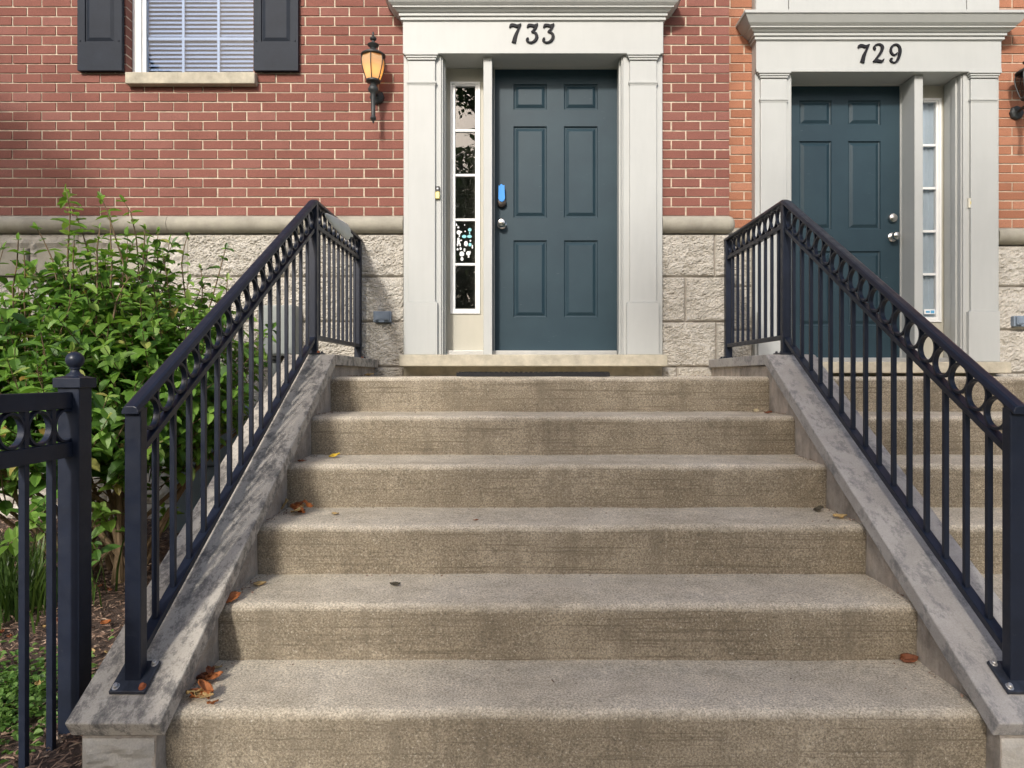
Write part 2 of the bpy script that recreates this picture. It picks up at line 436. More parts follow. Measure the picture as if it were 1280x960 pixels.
# ------------------------------------------------------------------ railings
DF, DC, DW = 1.99, 3.70, 4.72          # front, corner and wall post
HT = .964                              # handrail top at the landing, above eye
def hz(d): return HT+SL*min(0, d-DC)
def loft_rail(mb, X, prof, d0, z0, d1, z1):
    mb.loft([[(X+px, d0, z0+pz) for px, pz in prof], [(X+px, d1, z1+pz) for px, pz in prof]])
HPROF = [(-.0245, -.023), (-.0245, -.015), (-.022, -.010), (-.019, -.003), (-.010, 0), (.010, 0), (.019, -.003), (.022, -.010), (.0245, -.015), (.0245, -.023)]
def rect(w, h): return [(-w/2, -h), (-w/2, 0), (w/2, 0), (w/2, -h)]
def railing(label, X, rusty):
    root = thing('stair_railing', label, 'railing', (X, DF, capz(DF)), 'black iron railings on the stair side walls')
    def post(d, ztop, zbot, slope):
        mb = MB(); mb.box(X-.0235, X+.0235, d-.018, d+.018, zbot, ztop)
        p = obj('post', mb, 'black_iron', root, bevel=.003)
        mb = MB()
        if slope:
            a, b = d-.045, d+.043
            mb.prism_x([(a, capz(a)+.002), (b, capz(b)+.002), (b-.004, capz(b)+.012), (a-.004, capz(a)+.012)], X-.0515, X+.0515)
        else:
            mb.box(X-.05, X+.05, d-.05, d+.05, CAPZ+.001, CAPZ+.009)
        pl = obj('base_plate', mb, 'plate_iron', p, bevel=.002)
        for i, sx in enumerate((-1, 1)):
            for j, sy in enumerate((-1, 1)):
                bx, by = X+sx*.038, d-.001+sy*.033
                bz = (capz(by)+.012) if slope else CAPZ+.009
                mb = MB(); k = sn/cs if slope else 0
                n = 10
                def c(r, h): return [(bx+r*math.cos(q*2*math.pi/n)-0*h, by+r*math.sin(q*2*math.pi/n)-h*(k*.7), bz+k*r*math.sin(q*2*math.pi/n)+h) for q in range(n)]
                mb.loft([c(.0105, -.001), c(.0105, .002), c(.007, .0025), c(.007, .008), c(.005, .0105)])
                rust = rusty and sx > 0 and sy < 0
                b_ = obj('bolt', mb, 'bolt_rust' if rust else ('bolt_steel' if slope and d < 2.5 else 'plate_iron'), p)
                if rust: b_['label'] = 'rusty orange bolt'
    post(DF, hz(DF)-.024, capz(DF)-.0, True)
    post(DC, HT-.024, CAPZ, False)
    post(DW, HT-.024, CAPZ, False)
    mb = MB()
    secs = [[(X+px, d, z+pz) for px, pz in HPROF] for d, z in ((DF-.032, hz(DF-.032)), (DC-.02, hz(DC-.02)), (DC+.012, HT+.0005), (DW+.028, HT))]
    mb.loft(secs); obj('handrail', mb, 'black_iron', root, bevel=.002)
    gap_s, gap_l = .124, .108
    for nm, off_s, off_l, w, h in (('ring_rail', .023+gap_s, .023+gap_l, .030, .024),):
        mb = MB(); loft_rail(mb, X, rect(w, h), DF+.019, hz(DF+.019)-off_s, DC-.019, hz(DC-.019)-off_s)
        obj(nm, mb, 'black_iron', root, bevel=.002)
        mb = MB(); loft_rail(mb, X, rect(w, h), DC+.019, HT-off_l, DW-.019, HT-off_l); obj(nm, mb, 'black_iron', root, bevel=.002)
    BO = HT-(CAPZ+.083)-.024             # bottom rail top, below the handrail top
    mb = MB(); loft_rail(mb, X, rect(.034, .026), DF+.019, hz(DF+.019)-BO, DC-.019, hz(DC-.019)-BO); obj('bottom_rail', mb, 'black_iron', root, bevel=.002)
    mb = MB(); loft_rail(mb, X, rect(.034, .024), DC+.019, HT-BO, DW-.019, HT-BO); obj('bottom_rail', mb, 'black_iron', root, bevel=.002)
    w = .008
    first = None
    for k in range(1, 16):
        d = DF+(DC-DF)*k/16
        if first is None:
            mb = MB(); mb.box(X-w, X+w, d-w, d+w, hz(d)-BO-.008, hz(d)-.023-gap_s-.012)
            first = (obj('baluster', mb, 'black_iron', root, bevel=.001), d)
        else: child_copy(first[0], root, 0, d-first[1], hz(d)-hz(first[1]))
    first = None
    for k in range(1, 10):
        d = DC+(DW-DC)*k/10
        if first is None:
            mb = MB(); mb.box(X-w, X+w, d-w, d+w, HT-BO-.005, HT-.023-gap_l-.010)
            first = (obj('baluster', mb, 'black_iron', root, bevel=.001), d)
        else: child_copy(first[0], root, 0, d-first[1], 0)
    Ro = .0515; n = 19; first = None
    for k in range(n):
        d = DF+.025+(DC-DF-.05)*(k+.5)/n
        c = (X, d, hz(d)-.023-gap_s/2)
        if first is None:
            mb = MB(); mb.ring_x(c, Ro, Ro-.0085, .017); first = (obj('ring', mb, 'black_iron', root, smooth=True), c)
        else: child_copy(first[0], root, 0, c[1]-first[1][1], c[2]-first[1][2])
    for k in range(10):
        d = DC+.025+(DW-DC-.05)*(k+.5)/10
        c = (X, d, HT-.023-gap_l/2)
        child_copy(first[0], root, 0, c[1]-first[1][1], c[2]-first[1][2])
    return root
railing('black iron stair railing on the left side wall, in front of the green shrub', -1.12, True)
railing('black iron stair railing on the right side wall, in front of door 729', 1.441, False)
# pale paddle lying against the landing part of the left railing
mb = MB()
secs = []
for d, zc, hh, th in ((3.80, .905, .006, .005), (3.83, .903, .016, .012), (3.95, .902, .030, .017), (4.12, .905, .043, .021), (4.27, .908, .050, .022), (4.315, .908, .040, .018), (4.325, .909, .014, .010), (4.40, .909, .010, .008)):
    secs.append([(-1.083+th*math.cos(a)*.8, d, zc+hh*math.sin(a)) for a in [k*math.pi/6 for k in range(12)]])
mb.loft(secs)
tag(obj('plastic_paddle', mb, 'paddle_grey', smooth=True, at=(-1.083, 4.05, .90)), 'pale grey tapered plastic paddle tucked into the rings of the landing railing', 'paddle')

# ------------------------------------------------------------------ garden fence at the left edge
FX, FP = -1.4035, 2.152
root = thing('garden_fence', 'navy metal fence with ball-topped post and ring band at the left edge', 'fence', (FX, FP, GZ))
def fence_post(d):
    mb = MB(); mb.box(FX-.0335, FX+.0335, d-.0325, d+.0325, GZ-.1, -.031)
    p = obj('post', mb, 'navy_iron', root, bevel=.003)
    mb = MB(); mb.box(FX-.043, FX+.043, d-.042, d+.042, -.034, -.004)
    mb.add([(FX-.043, d-.042, -.004), (FX+.043, d-.042, -.004), (FX+.043, d+.042, -.004), (FX-.043, d+.042, -.004), (FX-.022, d-.022, .003), (FX+.022, d-.022, .003), (FX+.022, d+.022, .003), (FX-.022, d+.022, .003)],
           [(0, 1, 5, 4), (1, 2, 6, 5), (2, 3, 7, 6), (3, 0, 4, 7), (4, 5, 6, 7)])
    obj('cap', mb, 'navy_iron', p, bevel=.002)
    prof = [(.026, .002), (.024, .006), (.016, .012), (.0125, .018), (.0125, .0235), (.0165, .025), (.0165, .028), (.014, .029)]
    for k in range(1, 13):
        a = -math.pi/2+.55+(math.pi-.55)*k/12; prof.append((max(.0005, .0265*math.cos(a)), .053+.0265*math.sin(a)))
    mb = MB(); mb.lathe(prof, (FX, d, 0), 24); obj('ball_finial', mb, 'navy_iron', p, smooth=True)
fence_post(FP); fence_post(FP-1.83)
a_, b_ = FP-1.83+.033, FP-.033
for z0, z1 in ((-.098, -.047), (-.249, -.202)):
    mb = MB(); mb.box(FX-.0135, FX+.0135, a_, b_, z0, z1); obj('rail', mb, 'navy_iron', root, bevel=.003)
pitch = .1125; d = 2.043; pk = None; rg = None
while d > a_+.02:
    if pk is None:
        mb = MB(); mb.box(FX-.0095, FX+.0095, d-.0095, d+.0095, GZ-.05, -.052); pk = (obj('picket', mb, 'navy_iron', root, bevel=.0015), d)
        mb = MB(); mb.ring_x((FX, d-pitch/2, -.15), .0515, .0445, .019); rg = obj('ring', mb, 'navy_iron', root, smooth=True)
        child_copy(rg, root, 0, pitch, 0)
    else:
        child_copy(pk[0], root, 0, d-pk[1], 0); child_copy(rg, root, 0, d-pk[1], 0)
    d -= pitch

# ------------------------------------------------------------------ masonry helpers
def subtract(xa, xb, z0, z1, holes):
    segs = [(xa, xb)]; zc = (z0+z1)/2
    for hx0, hx1, hz0, hz1 in holes:
        if hz0 <= zc <= hz1:
            new = []
            for a, b in segs:
                if hx1 <= a or hx0 >= b: new.append((a, b)); continue
                if hx0 > a: new.append((a, hx0))
                if hx1 < b: new.append((hx1, b))
            segs = new
    return segs
def bricks(bm_, mm_, x0, x1, z0, z1, holes, yf, L, H, phase, rnd, back=.10, joint=.0105):
    j = joint; row = 0; z = z0
    while z < z1:
        zb, zt = z, min(z+H, z1)
        for a, b in subtract(x0, x1, zb, zt, holes):
            mm_.box(a+.002, b-.002, yf+.006, yf+back, zb, zt)
            k = math.floor((a-phase-(L/2 if row % 2 else 0))/L)
            x = phase+(L/2 if row % 2 else 0)+k*L
            while x < b:
                xa, xb = max(x+j/2, a), min(x+L-j/2, b)
                if xb-xa > .02:
                    y = yf+rnd.uniform(-.0015, .0015); e = rnd.uniform(-.0012, .0012)
                    zz0, zz1 = zb+j/2+e, zt-j/2+rnd.uniform(-.0012, .0012)
                    dx0, dx1 = rnd.uniform(-.0015, .0015), rnd.uniform(-.0015, .0015)
                    if xa == a: dx0 = 0
                    if xb == b: dx1 = 0
                    bm_.box(xa+dx0, xb+dx1, y, yf+back-.002, zz0, zz1)
                x += L
        z += H; row += 1
def rock_wall(rm, jm, xa, xb, zs, yf, joints, holes=(), res=.0075, seed=0):
    for r in range(len(zs)-1):
        zt, zb = zs[r], zs[r+1]
        xs = [xa]+[x for x in joints[r] if xa < x < xb]+[xb]
        for q in range(len(xs)-1):
            for a, b in subtract(xs[q], xs[q+1], zb, zt, holes):
                a2, b2, c2, e2 = a+.004, b-.004, zb+.004, zt-.004
                rs = res if zt > -.2 and b2 > -2.3 and a2 < 4.3 else .025; n1 = max(3, int((b2-a2)/rs)); n2 = max(3, int((e2-c2)/rs))
                def pt(i, j):
                    x = a2+(b2-a2)*i/n1; z = c2+(e2-c2)*j/n2
                    ed = max(0.0, min(1, min(x-a2, b2-x)/.012, min(z-c2, e2-z)/.012))
                    h1 = noise.fractal((x*13+seed, z*19, q*3.1+r), .7, 2.1, 4)
                    r1 = 1-2*abs(noise.noise((x*38+z*22+seed, z*70-x*12, seed+q)))
                    r2 = 1-2*abs(noise.noise((x*95-z*30, z*130, seed+r)))
                    return (x, yf+.010-(ed**.5)*(.012+.010*h1+.010*r1+.006*r2), z)
                rm.add([pt(i, j) for j in range(n2+1) for i in range(n1+1)],
                       [(j*(n1+1)+i, j*(n1+1)+i+1, (j+1)*(n1+1)+i+1, (j+1)*(n1+1)+i) for j in range(n2) for i in range(n1)])
                jm.box(a, b, yf+.011, yf+.12, zb, zt)
def bullnose(mb, x0, x1, yf, z0, z1, out, round_right=False):
    c = (z0+z1)/2; r = (z1-z0)/2
    def sec(x, s=1.0, sr=1.0): return [(x, yf+.05, c-r*sr)]+[(x, yf-(out-r)*s-r*s*math.cos(a), c+r*sr*math.sin(a)) for a in [-math.pi/2+math.pi*k/14 for k in range(15)]]+[(x, yf+.05, c+r*sr)]
    secs = []; n = max(2, int((x1-x0)/.05))
    for k in range(n+1): secs.append(sec(x0+(x1-x0)*k/n))
    if round_right:
        for k in range(1, 7):
            a = math.pi/2*k/6; secs.append(sec(x1+r*math.sin(a), max(.03, math.cos(a)), max(.05, math.cos(a)**.7)))
    mb.loft(secs)
def panel_slab(mb, x0, x1, z0, z1, yf, th, panels, steps):
    xs = sorted({x0, x1, *[p[0] for p in panels], *[p[1] for p in panels]})
    zs = sorted({z0, z1, *[p[2] for p in panels], *[p[3] for p in panels]})
    for a, b in zip(xs, xs[1:]):
        for c, e in zip(zs, zs[1:]):
            pan = [p for p in panels if abs(p[0]-a) < 1e-6 and abs(p[1]-b) < 1e-6 and p[2] <= c+1e-6 and p[3] >= e-1e-6]
            if not pan: mb.add([(a, yf, c), (b, yf, c), (b, yf, e), (a, yf, e)], [(0, 1, 2, 3)])
    for a, b, c, e in panels:
        loops = [[(a+i, yf+y, c+i), (b-i, yf+y, c+i), (b-i, yf+y, e-i), (a+i, yf+y, e-i)] for i, y in [(0, 0)]+steps]
        vs = [p for l in loops for p in l]; fs = []
        for k in range(len(loops)-1):
            for q in range(4): fs.append((k*4+q, k*4+(q+1) % 4, (k+1)*4+(q+1) % 4, (k+1)*4+q))
        fs.append(tuple((len(loops)-1)*4+q for q in range(4)))
        mb.add(vs, fs)
    y2 = yf+th
    mb.add([(x0, yf, z0), (x1, yf, z0), (x1, yf, z1), (x0, yf, z1), (x0, y2, z0), (x1, y2, z0), (x1, y2, z1), (x0, y2, z1)],
           [(0, 1, 5, 4), (1, 2, 6, 5), (2, 3, 7, 6), (3, 0, 4, 7), (4, 5, 6, 7)])
PSTEP = [(.003, .010), (.010, .013), (.014, .013), (.036, .001), (.038, .001)]
# numerals: strokes of (x, z, width) in a unit-high cell
BALL = lambda x, z: [(x, z+.001, .14), (x, z, .14)]
DIG = {
 '7': [[(.02, .78, .07), (.10, .90, .17), (.24, .905, .17), (.40, .86, .16), (.60, .97, .07)], [(.585, .96, .07), (.44, .66, .12), (.32, .38, .19), (.23, .02, .24)]],
 '3': [[(.08, .78, .06), (.16, .89, .16), (.30, .90, .16), (.44, .87, .15), (.62, .97, .08)], [(.60, .95, .08), (.48, .74, .12), (.30, .55, .07)], [(.33, .56, .07), (.48, .52, .12), (.57, .36, .17), (.50, .16, .15), (.33, .04, .10), (.17, .04, .08), (.07, .12, .10), (.10, .21, .14), (.16, .20, .10)]],
 '2': [[(.18, .72, .10), (.12, .74, .15), (.10, .86, .10), (.22, .97, .08), (.40, .97, .11), (.53, .82, .18), (.46, .58, .15), (.26, .30, .11), (.05, .06, .08)], [(.05, .07, .08), (.22, .12, .16), (.40, .09, .16), (.54, .11, .10), (.60, .21, .05)]],
 '9': [[(.44, .53, .08), (.28, .42, .09), (.13, .52, .13), (.10, .72, .13), (.20, .92, .10), (.38, .97, .10), (.54, .84, .14), (.58, .58, .17), (.50, .26, .15), (.36, .06, .10), (.20, .03, .08), (.09, .11, .10), (.12, .21, .14), (.18, .19, .09)]],
}
def digit_mesh(ch, x0, z0, h, yf):
    mb = MB()
    for si, st in enumerate(DIG[ch]):
        pts = []
        for i in range(len(st)-1):
            p0, p1, p2, p3 = st[max(i-1, 0)], st[i], st[i+1], st[min(i+2, len(st)-1)]
            for k in range(8):
                t_ = k/8
                pts.append(tuple(.5*((2*p1[c])+(-p0[c]+p2[c])*t_+(2*p0[c]-5*p1[c]+4*p2[c]-p3[c])*t_*t_+(-p0[c]+3*p1[c]-3*p2[c]+p3[c])*t_**3) for c in range(3)))
        pts.append(st[-1])
        secs = []
        for i, (x, z, w) in enumerate(pts):
            a = pts[max(i-1, 0)]; b = pts[min(i+1, len(pts)-1)]
            tx, tz = b[0]-a[0], b[1]-a[1]; l_ = math.hypot(tx, tz) or 1
            nx_, nz_ = -tz/l_*w/2, tx/l_*w/2
            q = yf-.0008*si
            secs.append([(x0+(x+nx_)*h, q, z0+(z+nz_)*h), (x0+(x-nx_)*h, q, z0+(z-nz_)*h), (x0+(x-nx_*.8)*h, q-.011, z0+(z-nz_*.8)*h), (x0+(x+nx_*.8)*h, q-.011, z0+(z+nz_*.8)*h)])
        mb.loft(secs)
    return mb

# ------------------------------------------------------------------ a door surround with everything in it (all of it parts of the house)
CORN = [(.0, -.002), (.0045, -.002), (.0045, .002), (.014, .004), (.014, .020), (.010, .022), (.010, .026), (.024, .028), (.024, .043), (.020, .045), (.034, .050), (.044, .060), (.050, .066), (.060, .068), (.060, .076), (.066, .080), (.080, .092), (.100, .122), (.108, .134), (.108, .138), (.118, .140), (.118, .160), (0, .162)]
def entry(root, xl, xli, xri, xr, yw, zf, zt, mir, number, nx0s, nz, zsill, zd0, zd1, dxl, dxr, mul, sl, upper):
    yt = yw-.09                                  # main trim face
    # backing boards + shafts
    for a, b, sa, sb in ((xl, xli, xl+.034, xl+.222), (xri, xr, xri+.042, xri+.228)):
        mb = MB(); mb.box(a, b, yt+.022, yw+.02, zsill+.002, zf-.002)
        p = obj('pilaster', mb, 'trim_paint', root, bevel=.003)
        mb = MB(); mb.box(sa, sb, yt, yt+.03, zsill+.345, zf-.05)
        obj('shaft', mb, 'trim_paint', p, bevel=.004)
        mb = MB(); mb.box(sa-.02, sb+.016, yt-.008, yt+.03, zsill+.002, zsill+.362); mb.box(sa-.008, sb+.006, yt-.004, yt+.03, zsill+.362, zsill+.372)
        obj('plinth', mb, 'trim_paint', p, bevel=.004)
        mb = MB()
        mb.box(sa-.022, sb+.022, yt-.020, yt+.03, zf-.016, zf-.003); mb.box(sa-.013, sb+.013, yt-.012, yt+.03, zf-.030, zf-.018); mb.box(sa-.005, sb+.005, yt-.006, yt+.03, zf-.044, zf-.032)
        obj('capital', mb, 'trim_paint', p, bevel=.002); mb = MB()
        mb.box(sa-.007, sb+.007, yt-.008, yt+.03, zf-.205, zf-.190); mb.box(sa-.003, sb+.003, yt-.004, yt+.03, zf-.216, zf-.207)
        obj('necking', mb, 'trim_paint', p, bevel=.002)
    # entablature
    mb = MB(); mb.box(xl, xr, yt-.004, yw+.02, zf, zt); mb.box(xl+.0, xr+.0, yt-.008, yt+.02, zf-.002, zf+.022)
    fr = obj('frieze', mb, 'trim_paint', root, bevel=.002)
    mb = MB(); mb.loft([[(xl-o, yw+.02, zt+u), (xl-o, yt-.004-o, zt+u), (xr+o, yt-.004-o, zt+u), (xr+o, yw+.02, zt+u)] for o, u in CORN])
    obj('cornice', mb, 'trim_paint', fr)
    for ch, x in zip(number, nx0s):
        dm = digit_mesh(ch, x, nz, .136, yt-.0045)
        o = obj('house_number', dm, 'numeral_black', fr); o['label'] = 'black numeral '+ch
    # panel over the cornice
    if upper:
        mb = MB(); mb.box(xl+.002, xr-.002, yt+.03, yw+.02, zt+.163, zt+2.0)
        up = obj('upper_panel', mb, 'trim_paint', root)
        for a, b in ((xl+.004, xl+.235), (xl+.241, xr-.241), (xr-.235, xr-.004)):
            mb = MB(); mb.box(a, b, yt+.010, yt+.029, zt+.170, zt+2.0); obj('board', mb, 'trim_paint', up, bevel=.003)
    # recess lining: reveals and soffit, stepped mouldings at the outer edges
    yd = yw+.14
    mb = MB()
    mb.box(xli-.03, xli, yw+.021, yd+.02, zsill, zf); mb.box(xri, xri+.03, yw+.021, yd+.02, zsill, zf)
    mb.box(xli-.03, xri+.03, yw+.021, yd+.10, zf+.002, zf+.06)
    obj('reveal', mb, 'trim_paint', root)
    for a, s in ((xli, 1), (xri, -1)):
        mb = MB()
        for k, (w0, w1, y0, y1) in enumerate(((0, .010, yt+.035, yt+.075), (0, .022, yt+.076, yt+.120), (0, .014, yt+.121, yd-.005))):
            x0, x1 = a+s*w0+.0005*s, a+s*w1
            mb.box(min(x0, x1), max(x0, x1), y0, y1, zsill+.004, zf-.001-.001*k)
        obj('edge_moulding', mb, 'trim_paint', root, bevel=.002)
    mb = MB(); mb.box(mul[0], mul[1], yw-.045, yd+.03, zsill+.002, zf-.001)
    obj('mullion', mb, 'trim_paint', root, bevel=.003)
    # door
    W = dxr-dxl; dm = MB()
    def fx(t_): return dxl+t_*W
    cols = ((.155, .425), (.565, .838)); H = zd1-zd0
    rows = ((.858, .948), (.473, .798), (.118, .392))
    dm_p = [(fx(a), fx(b), zd0+H*c, zd0+H*e) for a, b in cols for c, e in rows]
    panel_slab(dm, dxl+.003, dxr-.003, zd0, zd1, yd, .045, dm_p, PSTEP)
    door = obj('door', dm, 'door_paint', root)
    if mir: door['label'] = 'blue grey six panel door with two round locks at its right side'
    mb = MB(); mb.box(dxl-.004, dxl+.002, yd-.012, yd+.04, zsill+.01, zd1+.002); mb.box(dxr-.002, dxr+.010, yd-.012, yd+.04, zsill+.01, zd1+.002)
    mb.box(dxl, dxr, yd-.012, yd+.04, zd1+.002, zf+.0015)
    obj('door_frame', mb, 'trim_paint', root)
    kx = fx(.060) if not mir else fx(.935)
    s0 = [(.034, 0), (.034, -.008), (.028, -.012), (.016, -.014), (.014, -.034), (.024, -.040), (.030, -.052), (.030, -.062), (.024, -.072), (.010, -.076), (.006, -.0765)]
    kz = zd0+H*(.448 if not mir else .443); bz = zd0+H*(.523 if not mir else .513)
    mb = MB(); mb.lathe_y(s0, (kx, yd-.0005, kz), 24); obj('knob', mb, 'chrome', door, smooth=True)
    mb = MB(); mb.lathe_y([(.034, 0), (.034, -.012), (.030, -.022), (.018, -.024), (.012, -.026)] if mir else [(.034, 0), (.034, -.018), (.031, -.030), (.022, -.033), (.006, -.034)], (kx, yd-.0005, bz), 24)
    obj('deadbolt', mb, 'chrome' if mir else 'dark_bronze', door, smooth=True)
    mb = MB(); mb.box(xli+.025, xri-.025, yd-.085, yd+.03, zsill+.002, zd0-.004); obj('threshold', mb, 'aluminium', root, bevel=.002)
    # sidelight panel with a hole for the glass
    pa, pb, ga, gb, gz0, gz1 = sl
    ys = yd+.004
    mb = MB()
    z0, z1 = zsill+.03, zf+.001
    for q in ((pa, ga-.035, z0, z1), (gb+.035, pb, z0, z1), (ga-.035, gb+.035, z0, gz0-.035), (ga-.035, gb+.035, gz1+.025, z1)):
        if q[1]-q[0] > .002: mb.box(q[0], q[1], ys, ys+.03, q[2], q[3])
    sidel = obj('sidelight', mb, 'cream_paint', root)
    mb = MB()
    for k, (o1, o2, y_) in enumerate(((.036, .019, ys-.012), (.0188, .0, ys-.004))):
        mb.box(ga-o1, ga-o2, y_, ys+.03, gz0-o1, gz1+o1-.01); mb.box(gb+o2, gb+o1, y_, ys+.03, gz0-o1, gz1+o1-.01)
        mb.box(ga-o2, gb+o2, y_, ys+.03, gz0-o1, gz0-o2); mb.box(ga-o2, gb+o2, y_, ys+.03, gz1+o2-.01*(k == 0), gz1+o1-.01)
    pit = (gz1-gz0)/5
    for k in range(1, 5): mb.box(ga+.0005, gb-.0005, ys+.001, ys+.024, gz0+pit*k-.009, gz0+pit*k+.009)
    obj('frame', mb, 'vinyl_white', sidel, bevel=.002)
    for k in range(5):
        mb = MB(); mb.box(ga+.001, gb-.001, ys+.014, ys+.018, gz0+pit*k+.0095, gz0+pit*(k+1)-.0095); obj('pane', mb, 'clear_pane' if mir else 'pane_glass', sidel)
    # dark hall behind the glass
    mb = MB(); X0, X1, Y1 = ga-.25, gb+.25, ys+.42
    mb.add([(X0, ys+.035, gz0-.3), (X1, ys+.035, gz0-.3), (X1, ys+.035, gz1+.2), (X0, ys+.035, gz1+.2), (X0, Y1, gz0-.3), (X1, Y1, gz0-.3), (X1, Y1, gz1+.2), (X0, Y1, gz1+.2)],
           [(0, 1, 5, 4), (1, 2, 6, 5), (2, 3, 7, 6), (3, 0, 4, 7), (4, 5, 6, 7)])
    obj('hallway', mb, 'hall_wall', root)
    # stone door sill and the wall under it
    mb = MB(); mb.box(xl-.012, xr+.012, yw-.18, yd+.05, zsill-.08, zsill); obj('door_sill', mb, 'sill_stone', root, bevel=.006)
    mb = MB(); mb.box(xl-.005, xr+.005, yw-.03, yd+.05, -.30, zsill-.081); obj('foundation', mb, 'sill_stone', root)
    return sidel, door, (ga, gb, gz0, gz1, ys)

# ------------------------------------------------------------------ house 733
house = thing('brick_house', 'red brick house with number 733 and a white framed teal door', 'house', (.09, D0, GZ))
YB_ = D0
HOLE_ENTRY = (-.806, .984, -2, 2.62)
WX0, WX1, WZ = -2.765, -1.872, 2.116
HOLE_WIN = (WX0, WX1, WZ-.083, 3.75)
rb, rm = MB(), MB(); rn = random.Random(11)
bricks(rb, rm, -8.5, 1.471, 1.128, 4.9, [HOLE_ENTRY, HOLE_WIN], YB_, .2056, .0668, -2.536, rn)
obj('brick_wall', rb, 'red_brick', house)
obj('mortar', rm, 'mortar', house)
# return of the corner towards house 729
mb = MB(); mm = MB(); z = 1.128; row = 0
while z < 4.9:
    mb.box(1.385+.001, 1.4705, YB_+.101, YB_+.19, z+.006, z+.061); z += .0668
mm.box(1.385, 1.468, YB_+.1005, YB_+.30, 1.128, 4.9)
obj('brick_return', mb, 'red_brick', house); obj('return_mortar', mm, 'mortar', house)
ZS = [1.0, .70, .385, .07, -.25, -.57, -.89, -1.3]
rk, jt = MB(), MB()
jl = [[-7.4, -6.3, -5.4, -4.4, -3.55, -2.62, -2.33, -1.62], [-7.0, -6.0, -5.1, -4.1, -3.1, -1.9, -1.25], [-7.5, -6.4, -5.3, -4.4, -3.4, -2.2, -1.6], [-7, -6, -5, -4, -3.0, -2.0, -1.2], [-7.4, -6.1, -5.2, -4.3, -3.4, -2.3, -1.5], [-7, -6, -5, -4, -2.9, -1.8], [-7.4, -6.2, -5.2, -4.3, -3.3, -2.2]]
HB = (-3.37, -2.62, .12, .90); HB2 = (-3.66, -3.44, .70, .97)
rock_wall(rk, jt, -8.5, -.806, ZS, YB_-.012, jl, [HB, HB2], seed=1)
rock_wall(rk, jt, -3.66, -2.62, [1.0, .90], YB_-.012, [[-3.1]], seed=2)
jr = [[1.364], [1.158], [1.374], [1.1], [1.3], [1.2], [1.3]]
obj('stone_base', rk, 'rock_stone', house)
obj('stone_joint', jt, 'dark_joint', house)
rk, jt = MB(), MB()
rock_wall(rk, jt, .984, 1.471, ZS, YB_-.012, jr, seed=5)
obj('stone_base', rk, 'rock_stone', house)
obj('stone_joint', jt, 'dark_joint', house)
mb = MB(); mb.box(1.30, 1.469, YB_+.11, YB_+.30, -1.2, 1.127); obj('stone_return', mb, 'limestone', house)
mb = MB(); mb.box(-3.37, -2.62, YB_-.035, YB_+.1, .70, .898); mb.box(-3.655, -3.445, YB_-.03, YB_+.1, .705, .898); obj('lintel', mb, 'limestone', house, bevel=.006)
# basement window under the lintel
mb = MB()
for q in ((-3.37, -3.31, .12, .698), (-2.68, -2.62, .12, .698), (-3.31, -2.68, .12, .17), (-3.31, -2.68, .65, .698)): mb.box(q[0], q[1], YB_+.03, YB_+.08, q[2], q[3])
bw = obj('basement_window', mb, 'vinyl_white', house)
mb = MB(); mb.box(-3.31, -2.68, YB_+.05, YB_+.055, .17, .65); obj('pane', mb, 'pane_glass', bw)
mb = MB(); mb.box(-3.31, -2.68, YB_+.10, YB_+.12, .12, .7); obj('window_backing', mb, 'interior', house)
bc = MB(); bullnose(bc, -8.5, -2.45, YB_, 1.006, 1.124, .075); bullnose(bc, -2.447, -.812, YB_, 1.006, 1.124, .075); obj('belt_course', bc, 'limestone', house, smooth=True)
bc = MB(); bullnose(bc, .99, 1.445, YB_, 1.006, 1.124, .075, True); obj('belt_course', bc, 'limestone', house, smooth=True)
mb = MB(); mb.box(-8.5, 1.36, YB_+.12, YB_+.30, 3.95, 4.9); mb.box(-8.5, -3.4, YB_+.12, YB_+.30, -1.2, 4.9); mb.box(.97, 1.38, YB_+.12, YB_+.30, -1.2, 4.9); obj('inner_wall', mb, 'interior', house)
sd, door733, gl = entry(house, -.806, -.545, .714, .986, YB_, 2.226, 2.446, False, '733', (-.074, .038, .150), 2.294, .151, .190, 2.220, -.185, .705,
      (-.2545, -.194), (-.545, -.2545, -.468, -.324, .491, 2.104), False)
